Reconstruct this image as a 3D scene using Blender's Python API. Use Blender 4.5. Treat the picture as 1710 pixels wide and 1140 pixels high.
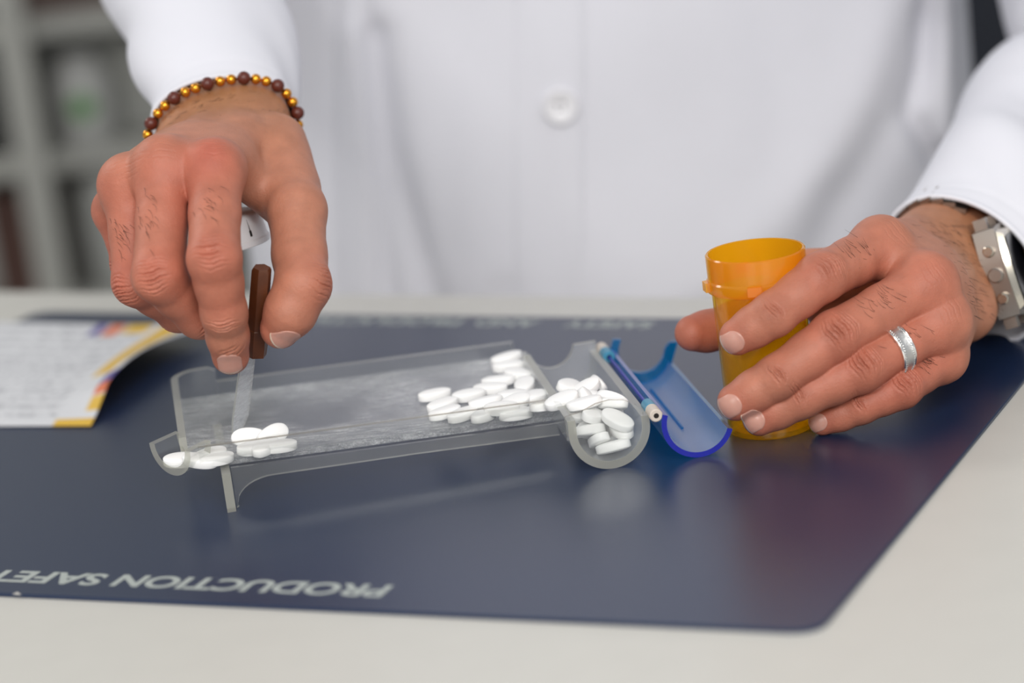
import bpy, bmesh, math, random
import numpy as np
from mathutils import Vector, Matrix

# ------------------------------------------------------------------ scene, camera, light
for o in list(bpy.data.objects): bpy.data.objects.remove(o)
scene = bpy.context.scene
COL = scene.collection
S = 0.0012                       # metres per modelling unit
FPX = 4275.0; CX, CY = 855.0, 570.0
PITCH, ROLL, CH = math.radians(15), math.radians(7), 250.0
A = np.array
FW = A([0, math.cos(PITCH), -math.sin(PITCH)])
UP0 = A([0, math.sin(PITCH), math.cos(PITCH)]); RT0 = A([1.0, 0, 0])
RT = math.cos(ROLL)*RT0 - math.sin(ROLL)*UP0
UP = math.cos(ROLL)*UP0 + math.sin(ROLL)*RT0
CAMP = A([0, 0, CH])

cam_d = bpy.data.cameras.new('camera'); cam = bpy.data.objects.new('camera', cam_d); COL.objects.link(cam)
cam_d.sensor_width = 36.0; cam_d.lens = 36.0*FPX/1710.0
cam_d.clip_start = 0.02; cam_d.clip_end = 50
M = Matrix.Identity(4)
for i in range(3):
    M[i][0] = RT[i]; M[i][1] = UP[i]; M[i][2] = -FW[i]; M[i][3] = CAMP[i]*S
cam.matrix_world = M
cam_d.dof.use_dof = True; cam_d.dof.focus_distance = 814*S; cam_d.dof.aperture_fstop = 4.5
scene.camera = cam

world = bpy.data.worlds.new('world'); scene.world = world; world.use_nodes = True
bg = world.node_tree.nodes['Background']; bg.inputs[0].default_value = (0.93, 0.96, 1.0, 1); bg.inputs[1].default_value = 0.44

def area_light(name, loc, size, sizey, power, color=(1, .97, .93)):
    d = bpy.data.lights.new(name, 'AREA'); d.shape = 'RECTANGLE'; d.size = size; d.size_y = sizey; d.energy = power; d.color = color
    o = bpy.data.objects.new(name, d); COL.objects.link(o); o.location = loc
    return o
area_light('ceiling_panel_light', (-1.0, -2.2, 1.65), 1.2, 1.2, 92)
area_light('ceiling_panel_light', (1.0, -2.2, 1.65), 1.2, 1.2, 82)
area_light('ceiling_panel_light', (0.1, -0.4, 1.65), 1.2, 0.6, 9)
area_light('ceiling_panel_light', (-1.9, 2.2, 1.65), 1.2, 0.6, 22)  # unseen lamp, added to lighten the shelves behind the counter

vs = scene.view_settings
vs.view_transform = 'Standard'; vs.look = 'None'; vs.gamma = 1.0; vs.use_curve_mapping = False
vs.exposure = 0.25
try:
    scene.cycles.transparent_max_bounces = 32
    scene.cycles.max_bounces = 12
except Exception: pass

# ------------------------------------------------------------------ geometry helpers (units; scaled by S on creation)
def ray(x, y): return FW + RT*((x-CX)/FPX) - UP*((y-CY)/FPX)
def at(x, y, d): return CAMP + ray(x, y)*d                       # point seen at pixel x,y at distance d along the view
def gr(x, y, z=0.0):
    d = ray(x, y); return CAMP + d*((z-CH)/d[2])                 # point seen at pixel x,y at height z
def nrm(v): v = A(v, float); return v/np.linalg.norm(v)
def hexc(h, a=1.0):
    h = h.lstrip('#'); c = [int(h[i:i+2], 16)/255 for i in (0, 2, 4)]
    return tuple([(x/12.92 if x <= .04045 else ((x+.055)/1.055)**2.4) for x in c]+[a])

def thing(name, base, label, cat, group=None):
    o = bpy.data.objects.new(name, None); COL.objects.link(o)
    o.location = [float(b)*S for b in base]; o.empty_display_size = 0.01
    o['label'] = label; o['category'] = cat
    if group: o['group'] = group
    return o
def tag(o, label=None, cat=None, group=None, kind=None):
    if label: o['label'] = label
    if cat: o['category'] = cat
    if group: o['group'] = group
    if kind: o['kind'] = kind
    return o
WORLDLOC = {}
def put(o, parent):
    if parent is not None:
        o.parent = parent
        p = parent; t = Vector((0, 0, 0))
        while p is not None:
            t += p.location if p.type == 'EMPTY' else Vector((0, 0, 0)); p = p.parent
        o.matrix_parent_inverse = Matrix.Translation(-t) if parent.type == 'EMPTY' else Matrix.Identity(4)
def mk(name, verts, faces, mat, parent=None, smooth=True, autosmooth=None, matidx=None):
    me = bpy.data.meshes.new(name)
    v = np.asarray(verts, float)*S
    me.from_pydata(v.tolist(), [], [list(map(int, f)) for f in faces]); me.update()
    mats = mat if isinstance(mat, (list, tuple)) else [mat]
    for m in mats: me.materials.append(m)
    if matidx is not None: me.polygons.foreach_set('material_index', np.asarray(matidx, np.int32))
    me.polygons.foreach_set('use_smooth', [bool(smooth)]*len(me.polygons))
    if autosmooth is not None:
        bm = bmesh.new(); bm.from_mesh(me)
        bmesh.ops.recalc_face_normals(bm, faces=bm.faces)
        for e in bm.edges:
            if len(e.link_faces) == 2 and e.calc_face_angle(0) > math.radians(autosmooth): e.smooth = False
        bm.to_mesh(me); bm.free()
    o = bpy.data.objects.new(name, me); COL.objects.link(o); put(o, parent)
    return o
class MB:
    def __init__(s): s.v = []; s.f = []; s.m = []
    def add(s, v, f, m=0):
        b = len(s.v); s.v += [list(map(float, p)) for p in v]; s.f += [[i+b for i in q] for q in f]
        s.m += ([m]*len(f) if isinstance(m, int) else list(m)); return s
    def box(s, c, ax, hs, m=0):
        c = A(c); ax = [A(a) for a in ax]; v = []
        for k in (-1, 1):
            for j in (-1, 1):
                for i in (-1, 1): v.append(c+ax[0]*hs[0]*i+ax[1]*hs[1]*j+ax[2]*hs[2]*k)
        return s.add(v, [[0, 2, 3, 1], [4, 5, 7, 6], [0, 1, 5, 4], [2, 6, 7, 3], [0, 4, 6, 2], [1, 3, 7, 5]], m)
    def prism(s, poly, fn, a, b, m=0, mcap=None, mside=None):
        n = len(poly); v = [fn(p, a) for p in poly]+[fn(p, b) for p in poly]
        mcap = m if mcap is None else mcap
        f = [list(range(n))[::-1], [n+i for i in range(n)]]; mm = [mcap, mcap]
        for i in range(n):
            j = (i+1) % n; f.append([i, j, n+j, n+i]); mm.append(m if mside is None else mside(i))
        return s.add(v, f, mm)
    def tube(s, pts, rad, seg=12, m=0, cap=True):
        pts = [A(p, float) for p in pts]; n = len(pts)
        rad = [rad]*n if np.isscalar(rad) else rad
        t0 = nrm(pts[1]-pts[0]); up = nrm(np.cross(t0, [0.31, 0.2, 0.93])); v = []
        for i, p in enumerate(pts):
            t = nrm(pts[min(i+1, n-1)]-pts[max(i-1, 0)]); up = nrm(up-t*(up@t)); w = np.cross(t, up)
            for k in range(seg):
                a = 2*math.pi*k/seg; v.append(p+(up*math.cos(a)+w*math.sin(a))*rad[i])
        f = [[i*seg+k, i*seg+(k+1) % seg, (i+1)*seg+(k+1) % seg, (i+1)*seg+k] for i in range(n-1) for k in range(seg)]
        if cap: f += [list(range(seg))[::-1], [(n-1)*seg+k for k in range(seg)]]
        return s.add(v, f, m)
    def lathe(s, prof, o, ax, seg=48, m=0, mi=None, closed=False):
        ax = nrm(ax); e1 = nrm(np.cross(ax, [0.2, 0.97, 0.1])); e2 = np.cross(ax, e1); o = A(o); v = []
        for (r, h) in prof:
            for k in range(seg):
                a = 2*math.pi*k/seg; v.append(o+ax*h+(e1*math.cos(a)+e2*math.sin(a))*r)
        n = len(prof); f = []; mm = []
        for i in range(n if closed else n-1):
            for k in range(seg):
                i2 = (i+1) % n; f.append([i*seg+k, i*seg+(k+1) % seg, i2*seg+(k+1) % seg, i2*seg+k]); mm.append(m if mi is None else mi[i])
        return s.add(v, f, mm)
    def build(s, name, mat, parent=None, smooth=True, auto=40):
        return mk(name, s.v, s.f, mat, parent, smooth, auto, s.m)

# ------------------------------------------------------------------ materials
def newmat(name):
    m = bpy.data.materials.new(name); m.use_nodes = True
    nt = m.node_tree; b = nt.nodes['Principled BSDF']; return m, nt, b
def pmat(name, col, rough=.5, metal=0.0, noise=0.0, nscale=300.0, bump=0.0, bscale=800.0, spec=.5, sss=0.0, sssr=(1, .4, .25), ssss=.002):
    m, nt, b = newmat(name); c = hexc(col) if isinstance(col, str) else tuple(col)
    b.inputs['Base Color'].default_value = c; b.inputs['Roughness'].default_value = rough; b.inputs['Metallic'].default_value = metal
    b.inputs['Specular IOR Level'].default_value = spec
    if sss:
        b.inputs['Subsurface Weight'].default_value = sss; b.inputs['Subsurface Radius'].default_value = sssr; b.inputs['Subsurface Scale'].default_value = ssss
    tc = nt.nodes.new('ShaderNodeTexCoord')
    if noise:
        n = nt.nodes.new('ShaderNodeTexNoise'); n.inputs['Scale'].default_value = nscale; n.inputs['Detail'].default_value = 5
        nt.links.new(tc.outputs['Object'], n.inputs['Vector'])
        r = nt.nodes.new('ShaderNodeMapRange'); r.inputs[3].default_value = 1-noise; r.inputs[4].default_value = 1+noise
        nt.links.new(n.outputs['Fac'], r.inputs[0])
        mx = nt.nodes.new('ShaderNodeVectorMath'); mx.operation = 'SCALE'; mx.inputs[0].default_value = c[:3]
        nt.links.new(r.outputs[0], mx.inputs['Scale']); nt.links.new(mx.outputs[0], b.inputs['Base Color'])
    if bump:
        n = nt.nodes.new('ShaderNodeTexNoise'); n.inputs['Scale'].default_value = bscale; n.inputs['Detail'].default_value = 4
        nt.links.new(tc.outputs['Object'], n.inputs['Vector'])
        bp = nt.nodes.new('ShaderNodeBump'); bp.inputs['Strength'].default_value = bump; bp.inputs['Distance'].default_value = 0.0004
        nt.links.new(n.outputs['Fac'], bp.inputs['Height']); nt.links.new(bp.outputs[0], b.inputs['Normal'])
    return m
def plastic(name, tint, haze, hazecol, rough=.1, ior=1.45, transl=0.5, dust=None, spec=1.0):
    """clear or tinted sheet plastic: tinted see-through + a hazy body + a Fresnel gloss"""
    m, nt, b = newmat(name); nt.nodes.remove(b); L = nt.links.new; N = nt.nodes.new
    out = nt.nodes['Material Output']
    tr = N('ShaderNodeBsdfTransparent'); tr.inputs[0].default_value = tuple(tint)+(1,)
    df = N('ShaderNodeBsdfDiffuse'); df.inputs[0].default_value = tuple(hazecol)+(1,)
    tl = N('ShaderNodeBsdfTranslucent'); tl.inputs[0].default_value = tuple(hazecol)+(1,)
    mx0 = N('ShaderNodeMixShader'); mx0.inputs[0].default_value = transl; L(df.outputs[0], mx0.inputs[1]); L(tl.outputs[0], mx0.inputs[2])
    mx1 = N('ShaderNodeMixShader'); mx1.inputs[0].default_value = haze; L(tr.outputs[0], mx1.inputs[1]); L(mx0.outputs[0], mx1.inputs[2])
    if dust:
        tc = N('ShaderNodeTexCoord'); mp = N('ShaderNodeMapping'); mp.inputs['Scale'].default_value = (60, 320, 320); mp.inputs['Rotation'].default_value = (0, 0, -math.radians(7.5))
        L(tc.outputs['Object'], mp.inputs[0])
        n1 = N('ShaderNodeTexNoise'); n1.inputs['Scale'].default_value = 1.6; n1.inputs['Detail'].default_value = 8; n1.inputs['Roughness'].default_value = .7; L(mp.outputs[0], n1.inputs['Vector'])
        n2 = N('ShaderNodeTexNoise'); n2.inputs['Scale'].default_value = 26; n2.inputs['Detail'].default_value = 2; L(tc.outputs['Object'], n2.inputs['Vector'])
        n3 = N('ShaderNodeTexNoise'); n3.inputs['Scale'].default_value = 1600; n3.inputs['Detail'].default_value = 2; L(tc.outputs['Object'], n3.inputs['Vector'])
        r1 = N('ShaderNodeMapRange'); r1.inputs[1].default_value = .38; r1.inputs[2].default_value = .72; L(n1.outputs[0], r1.inputs[0])
        r2 = N('ShaderNodeMapRange'); r2.inputs[1].default_value = .36; r2.inputs[2].default_value = .62; L(n2.outputs[0], r2.inputs[0])
        r3 = N('ShaderNodeMapRange'); r3.inputs[1].default_value = .35; r3.inputs[2].default_value = .7; r3.inputs[3].default_value = .45; L(n3.outputs[0], r3.inputs[0])
        m1 = N('ShaderNodeMath'); m1.operation = 'MULTIPLY'; L(r1.outputs[0], m1.inputs[0]); L(r2.outputs[0], m1.inputs[1])
        m3 = N('ShaderNodeMath'); m3.operation = 'MULTIPLY'; L(m1.outputs[0], m3.inputs[0]); L(r3.outputs[0], m3.inputs[1])
        m2 = N('ShaderNodeMath'); m2.operation = 'MULTIPLY_ADD'; m2.inputs[1].default_value = dust; m2.inputs[2].default_value = haze; L(m3.outputs[0], m2.inputs[0])
        L(m2.outputs[0], mx1.inputs[0])
    gl = N('ShaderNodeBsdfGlossy'); gl.inputs['Roughness'].default_value = rough; gl.inputs[0].default_value = (1, 1, 1, 1)
    lw = N('ShaderNodeFresnel'); lw.inputs[0].default_value = ior
    # a thin sheet reflects the same from both sides: use the normal turned towards the ray
    geo = N('ShaderNodeNewGeometry'); vm = N('ShaderNodeVectorMath'); vm.operation = 'DOT_PRODUCT'
    L(geo.outputs['Incoming'], vm.inputs[0]); L(geo.outputs['Normal'], vm.inputs[1])
    ab = N('ShaderNodeMath'); ab.operation = 'ABSOLUTE'; L(vm.outputs['Value'], ab.inputs[0])
    om = N('ShaderNodeMath'); om.operation = 'SUBTRACT'; om.inputs[0].default_value = 1.0; L(ab.outputs[0], om.inputs[1]); om.use_clamp = True
    pw = N('ShaderNodeMath'); pw.operation = 'POWER'; pw.inputs[1].default_value = 5.0; L(om.outputs[0], pw.inputs[0])
    ma = N('ShaderNodeMath'); ma.operation = 'MULTIPLY_ADD'; ma.inputs[1].default_value = .8*spec; ma.inputs[2].default_value = .04*spec; L(pw.outputs[0], ma.inputs[0])
    mx2 = N('ShaderNodeMixShader'); L(ma.outputs[0], mx2.inputs[0]); L(mx1.outputs[0], mx2.inputs[1]); L(gl.outputs[0], mx2.inputs[2])
    L(mx2.outputs[0], out.inputs[0]); nt.nodes.remove(lw)
    return m

MAT = {}
MAT['counter'] = pmat('counter_laminate', '#c9c7c0', .42, noise=.03, nscale=60)
MAT['mat'] = pmat('mat_vinyl', '#172744', .28, noise=.10, nscale=900, bump=.10, bscale=2500, spec=.62)
MAT['letter'] = pmat('mat_print', '#a4aba7', .5, noise=.1, nscale=900)
MAT['clear'] = plastic('clear_acrylic', (.965, .97, .965), .035, (.8, .82, .82), .12)
MAT['floor_clear'] = plastic('dusty_acrylic', (.95, .955, .955), .03, (.88, .89, .91), .2, dust=1.8)
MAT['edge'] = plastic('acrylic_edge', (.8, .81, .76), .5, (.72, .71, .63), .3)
MAT['rimdark'] = plastic('acrylic_refracted_edge', (.62, .57, .50), .22, (.42, .38, .32), .3)  # brown tint paints in the dark line that refraction draws along the rim
MAT['blade'] = plastic('scuffed_blade', (.92, .925, .93), .3, (.85, .87, .9), .2, dust=.5)
MAT['rim'] = plastic('acrylic_thin_edge', (.85, .85, .8), .35, (.7, .7, .64), .3)
MAT['frost'] = plastic('cloudy_acrylic', (.94, .945, .95), .2, (.92, .94, .96), .2)
MAT['blue'] = plastic('blue_acrylic', (.03, .60, .88), .16, (.0, .36, .74), .18)
MAT['bluein'] = plastic('frosted_blue_sheen', (.16, .5, .88), .5, (.50, .66, 1.0), .25)  # frosted inside of the lid; its pale reflection is put into the haze colour
MAT['blueedge'] = pmat('blue_acrylic_edge', (.004, .010, .30, 1), .3)
MAT['bluerim'] = plastic('blue_rim', (.35, .45, .9), .5, (.36, .38, .85), .3)
MAT['lblue'] = pmat('pale_blue_knuckle', '#4289a8', .35)
MAT['hinge'] = pmat('white_hinge', '#cfc4b8', .4)
MAT['dark'] = pmat('dark_hole', '#1a1512', .8)
MAT['pill'] = pmat('pill_white', (.92, .92, .91, 1), .5, sss=.15, sssr=(1, 1, 1), ssss=.001, bump=.05, bscale=3000)
MAT['amber'] = plastic('amber_plastic', (1.0, .84, .11), .14, (1.0, .60, .012), .12)
MAT['amber2'] = plastic('amber_collar', (1.0, .74, .10), .34, (1.0, .52, .015), .14)
MAT['wood'] = pmat('dark_wood', '#5a3018', .42, noise=.35, nscale=220)
MAT['coat'] = pmat('white_cotton', '#dddde4', .85, noise=.012, nscale=90, bump=.15, bscale=1500, spec=.2)
MAT['cuffin'] = pmat('cuff_lining', '#23242c', .9)
MAT['buttonm'] = pmat('white_button', '#e6e5e8', .35)
MAT['steel'] = pmat('brushed_steel', '#a29a92', .3, 1.0)
MAT['steel2'] = pmat('polished_steel', '#c9c2b4', .18, 1.0)
MAT['dial'] = pmat('black_dial', '#0e0f14', .15)
MAT['silver'] = pmat('engraved_silver', '#dcdcda', .28, 1.0, bump=.5, bscale=2600)
MAT['silver2'] = pmat('silver_rim', '#e6e6e4', .18, 1.0)
MAT['gold'] = pmat('gold_bead', '#e09a34', .25, 1.0)
MAT['redbead'] = pmat('brown_bead', '#5a2418', .35)
MAT['cap'] = pmat('white_cap', '#f4f5f8', .35)
MAT['nail'] = pmat('nail', '#c49182', .3, noise=.06, nscale=500, sss=.25, ssss=.0015)
MAT['nailedge'] = pmat('nail_free_edge', '#efdcc6', .35)
MAT['hair'] = pmat('dark_hair', '#2a1a12', .5)

def skin_material():
    m, nt, b = newmat('skin'); L = nt.links.new; N = nt.nodes.new
    at_ = N('ShaderNodeAttribute'); at_.attribute_name = 'tint'
    tc = N('ShaderNodeTexCoord')
    n1 = N('ShaderNodeTexNoise'); n1.inputs['Scale'].default_value = 140; n1.inputs['Detail'].default_value = 6; L(tc.outputs['Object'], n1.inputs['Vector'])
    r1 = N('ShaderNodeMapRange'); r1.inputs[1].default_value = .3; r1.inputs[2].default_value = .7; r1.inputs[3].default_value = .9; r1.inputs[4].default_value = 1.1; L(n1.outputs[0], r1.inputs[0])
    mx = N('ShaderNodeVectorMath'); mx.operation = 'SCALE'; L(at_.outputs['Color'], mx.inputs[0]); L(r1.outputs[0], mx.inputs['Scale'])
    L(mx.outputs[0], b.inputs['Base Color'])
    b.inputs['Roughness'].default_value = .52; b.inputs['Specular IOR Level'].default_value = .4
    b.inputs['Subsurface Weight'].default_value = .12; b.inputs['Subsurface Radius'].default_value = (1, .35, .18); b.inputs['Subsurface Scale'].default_value = .0025
    v = N('ShaderNodeTexVoronoi'); v.inputs['Scale'].default_value = 1500; L(tc.outputs['Object'], v.inputs['Vector'])
    n2 = N('ShaderNodeTexNoise'); n2.inputs['Scale'].default_value = 700; n2.inputs['Detail'].default_value = 5; L(tc.outputs['Object'], n2.inputs['Vector'])
    ad = N('ShaderNodeMath'); ad.operation = 'MULTIPLY_ADD'; ad.inputs[1].default_value = .5; L(v.outputs['Distance'], ad.inputs[0]); L(n2.outputs[0], ad.inputs[2])
    bp = N('ShaderNodeBump'); bp.inputs['Strength'].default_value = .35; bp.inputs['Distance'].default_value = .00035; L(ad.outputs[0], bp.inputs['Height']); L(bp.outputs[0], b.inputs['Normal'])
    return m
MAT['skin'] = skin_material()

# ------------------------------------------------------------------ the setting
ZC = -1.2                        # counter top; the mat's top is z = 0
floor = MB().box((0, 1500, -760), np.eye(3), (3200, 3200, 10)).build('floor', pmat('floor_vinyl', '#8f8c86', .5, noise=.06, nscale=20), None, False, None); tag(floor, kind='structure')
wall = MB().box((0, 3300, 700), np.eye(3), (3200, 20, 1460)).build('wall_back', pmat('wall_paint', '#8d918c', .8, noise=.04, nscale=6), None, False, None); tag(wall, kind='structure')

e0, e1 = gr(0, 484, ZC), gr(1100, 494, ZC)
ed = nrm(e1-e0); en = A([-ed[1], ed[0], 0]);
cen = (e0+e1)/2
def cfr(a, b, z): p = cen+ed*a+en*b; return A([p[0], p[1], z])
counter = thing('counter', cfr(0, -400, -750), 'long pale grey laminate counter under the dark blue mat', 'counter')
prof = [(0+3*math.sin(t)-3, ZC-3+3*math.cos(t)) for t in np.linspace(0, math.pi/2, 6)]+[(0, ZC-28), (-900, ZC-28), (-900, ZC)]
MB().prism(prof, lambda p, a: cfr(a, p[0], p[1]), -900, 1100).build('worktop', MAT['counter'], counter, True, 40)
MB().box(cfr(100, -450, (-750+ZC-28)/2), (ed, en, A([0, 0, 1])), (980, 400, (750+ZC-28)/2)).build('base_panel', pmat('base_laminate', '#b5b1aa', .5, noise=.03, nscale=30), counter, False, None)

def isect(a, b, c, d):
    a, b, c, d = [p[:2] for p in (a, b, c, d)]; m = np.stack([b-a, -(d-c)], 1); t = np.linalg.solve(m, c-a)[0]; p = a+(b-a)*t; return A([p[0], p[1], 0])
nl0, nl1 = gr(0, 990), gr(1250, 1048); rl0, rl1 = gr(1378, 1040.5), gr(1705, 640); fl0, fl1 = gr(510, 524), gr(1150, 531)
NR = isect(nl0, nl1, rl0, rl1); FR = isect(fl0, fl1, rl0, rl1); pL = gr(45, 527)
NL = isect(nl0, nl1, pL, pL+(NR-FR)); FL = isect(fl0, fl1, pL, pL+(NR-FR))
def round_poly(pts, r, n=8):
    out = []; k = len(pts)
    for i in range(k):
        p, a, b = pts[i], nrm(pts[i-1]-pts[i]), nrm(pts[(i+1) % k]-pts[i])
        q0, q1 = p+a*r, p+b*r
        for j in range(n+1):
            t = j/n; out.append((1-t)**2*q0+2*t*(1-t)*p+t*t*q1)
    return out
poly = round_poly([NL, NR, FR, FL], 9)
mat = thing('counting_mat', (NL+FR)/2, 'dark navy vinyl mat with pale printed lettering along its edges', 'mat')
ppl = [A([p[0], p[1]]) for p in poly]; pcen = sum(ppl)/len(ppl)
base = MB()
base.prism(ppl, lambda p, z: A([p[0], p[1], z]), -1.15, -0.3)
base.prism(ppl, lambda p, z: A([*(p if z < -.2 else pcen+(p-pcen)*(1-.5/np.linalg.norm(p-pcen))), z]), -0.3, 0.0)
base.build('mat_sheet', MAT['mat'], mat, False, None)
wn = MB(); mk('edge_chip', [gr(20, 992, .04), gr(36, 993, .04), gr(29, 988, .04)], [[0, 1, 2]], MAT['counter'], mat)

near_d = nrm(nl1-nl0); near_n = nrm(A([near_d[1], -near_d[0], 0]))    # towards the camera
def word(txt, p_start, p_end, capdir, cap):
    cu = bpy.data.curves.new('word', 'FONT'); cu.body = txt; cu.extrude = 0.0; cu.offset = 0.03
    ob = bpy.data.objects.new('word', cu); COL.objects.link(ob)
    bpy.context.view_layer.update()
    me = bpy.data.meshes.new_from_object(ob.evaluated_get(bpy.context.evaluated_depsgraph_get()))
    bpy.data.objects.remove(ob)
    v = A([list(x.co) for x in me.vertices]); f = [list(p.vertices) for p in me.polygons]
    x0, x1 = v[:, 0].min(), v[:, 0].max(); y0 = 0.0; y1 = v[:, 1].max()
    w = [p_start+(p_end-p_start)*((q[0]-x0)/(x1-x0))+capdir*cap*(q[1]/y1)+A([0, 0, .05]) for q in v]
    bpy.data.meshes.remove(me)
    return mk('lettering', w, f, MAT['letter'], mat, False)
cap = 8.8
word('PRODUCTION', gr(657, 978), gr(207, 960), near_n, cap)
word('SAFETY', gr(184, 959.5), gr(-52, 950), near_n, cap)
word('SAFETY', gr(1096, 537.5), gr(951, 535.5), near_n, cap)
word('AND', gr(905, 534.5), gr(803, 533.2), near_n, cap)
word('PRODUCTION', gr(778, 532.6), gr(480, 529.5), near_n, cap)

# ------------------------------------------------------------------ the counting tray
TO = gr(388, 858); TY = math.radians(7.5)
TU = A([math.cos(TY), math.sin(TY), 0]); TV = A([-math.sin(TY), math.cos(TY), 0]); TZ = A([0, 0, 1.0])
def T(u, v, w, tilt=True): return TO+TU*u+TV*v+TZ*(w+((.6-.026*u) if tilt else 0))
tray = thing('counting_tray', TO, 'clear acrylic pill counting tray with open blue half-tube lid', 'tray')
# pan: a floor, a curved front wall, a spout at the left end, a raised left corner and a low back rail
mb = MB()
mb.box(T(47, 52, 12.7), (TU-TZ*.026, TV, TZ), (60, 38.5, 1.2), 0)
mb.build('pan_floor', MAT['floor_clear'], tray, True, 30)
def fprof(r0=10.0, t=2.0, top=21.0):
    o = [(14.5+0.0, 11.5)]; i = [(14.5, 11.5+t)]
    c = (14.5, 21.5)
    for k in range(0, 11):
        a = -math.pi/2-k/10*math.pi/2
        o.append((c[0]+math.cos(a)*10, c[1]+math.sin(a)*10)); i.append((c[0]+math.cos(a)*(10-t), c[1]+math.sin(a)*(10-t)))
    o.append((4.5, top)); i.append((4.5+t, top))
    return o, i
o_, i_ = fprof(); poly = o_+i_[::-1]; n0 = len(o_)
mb = MB(); mb.prism(poly, lambda p, a: T(a, p[0], p[1]), -7.5, 108, 0, 0, lambda i: 2 if i == n0-1 else 0)
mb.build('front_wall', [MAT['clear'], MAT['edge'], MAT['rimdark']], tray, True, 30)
# spout: a U-shaped channel pouring out over the front left corner
SE = A([-.62, .78]); SA = A([.78, .62]); SC0 = A([-16.2, 11.8])
def sprof(t=2.7):
    o = []; i = []
    for k in range(0, 21):
        a = math.pi+k/20*math.pi
        o.append((math.cos(a)*-10.0, 20.4+math.sin(a)*9.4)); i.append((math.cos(a)*-(10.0-t), 20.4+math.sin(a)*(9.4-t)))
    return o, i
def sp(p, a):
    sc = 1.0 if p[0] < 0 else 1.0; q = SC0+SE*p[0]*(1 if a < 1 else .97)+SA*(a+(0.0 if p[0] < 4 else (p[0]-4)*.35*(1 if a > 1 else 0))); return T(q[0], q[1], p[1]+(a*.1))
o_, i_ = sprof(); poly = o_+i_[::-1]; n1 = len(o_)
mb = MB(); mb.prism(poly, sp, 0, 9, 0, 1, lambda i: 2 if i in (n1-1, 2*n1-1) else 0)
mb.build('spout', [MAT['clear'], MAT['edge'], MAT['rim']], tray, True, 30)
def sweep_wall(path, tops, bot, th, mats, name):
    n = len(path); v = []; path = [A(p, float) for p in path]
    for k in range(n):
        t = nrm(path[min(k+1, n-1)]-path[max(k-1, 0)]); nn = A([-t[1], t[0]])
        for s, z in ((0, bot), (0, tops[k]), (1, tops[k]), (1, bot)):
            q = path[k]-nn*th*s; v.append(T(q[0], q[1], z))
    f = []; m = []
    for k in range(n-1):
        for j in range(4):
            f.append([k*4+j, k*4+(j+1) % 4, (k+1)*4+(j+1) % 4, (k+1)*4+j]); m.append(1 if j == 1 else 0)
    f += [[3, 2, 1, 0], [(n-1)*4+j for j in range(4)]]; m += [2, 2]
    return mk(name, v, f, mats, tray, True, 30, m)
path = [(-13, 22)]+[(-13, 22+k*11) for k in range(1, 6)]+[(-13+9*(1-math.cos(a)), 81+9*math.sin(a)) for a in np.linspace(.15, math.pi/2, 7)]+[(0, 90), (2.5, 90)]
tops = list(np.interp(np.arange(len(path)), [0, 5, len(path)-1], [20.0, 23.6, 24.6])); tops[-1] = 23.2
sweep_wall(path, tops, 11.5, 2.4, [MAT['clear'], MAT['edge'], MAT['edge']], 'corner_wall')
sweep_wall([(2.5, 90), (30, 90), (60, 90), (106.5, 90)], [19.3]*4, 11.5, 2.6, [MAT['clear'], MAT['rim'], MAT['edge']], 'back_rail')
# foot plate running front to back and the arched skirt under the front wall
mb = MB(); pl = [(2, 0), (6, 0), (12, 4), (22, 9), (60, 11.5), (60, 12.0), (2, 12.0)]
mb.prism(pl, lambda p, a: T(a, p[0], p[1], p[1] > 3), -1.4, 1.4, 0, 0, lambda i: 1)
mb.build('foot', [MAT['frost'], MAT['edge']], tray, True, 30)
pl = [(1.8, 0.2), (2.6, .6)]+[(1.8+12.5*(1-math.cos(a))+.6, .8+8.0*math.sin(a)) for a in np.linspace(.15, math.pi/2, 9)]+[(60, 9.2), (107, 9.0), (107, 13), (1.8, 13)]
mb = MB(); mb.prism(pl, lambda p, a: T(p[0], a, p[1], p[1] > 3), 4.6, 6.2, 0, 0, lambda i: 1 if i < len(pl)-3 else 0)
mb.build('skirt', [MAT['clear'], MAT['rim']], tray, True, 30)
# clear half tube along the right side, axis front to back
UC, WC, RO, RI = 119.6, 13.0, 13.0, 10.4
def tubeprof(uc, wc, ro, ri, a0, a1, n=28, extl=0, extr=0):
    an = np.linspace(a0, a1, n)
    o = [(uc+math.cos(a)*ro, wc+math.sin(a)*ro) for a in an]; i = [(uc+math.cos(a)*ri, wc+math.sin(a)*ri) for a in an]
    if extl: o = [(o[0][0], o[0][1]+extl)]+o; i = [(i[0][0], i[0][1]+extl)]+i
    if extr: o = o+[(o[-1][0], o[-1][1]+extr)]; i = i+[(i[-1][0], i[-1][1]+extr)]
    return o, i
o_, i_ = tubeprof(UC, WC, RO, RI, math.pi, 2*math.pi, 28, 4.5, 2.5); n2 = len(o_)
mb = MB(); mb.prism(o_+i_[::-1], lambda p, a: T(p[0], a, p[1], False), -17, 68, 0, 1, lambda i: 1 if i in (n2-1, 2*n2-1) else 0)
mb.build('half_tube', [MAT['frost'], MAT['edge']], tray, True, 30)
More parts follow.
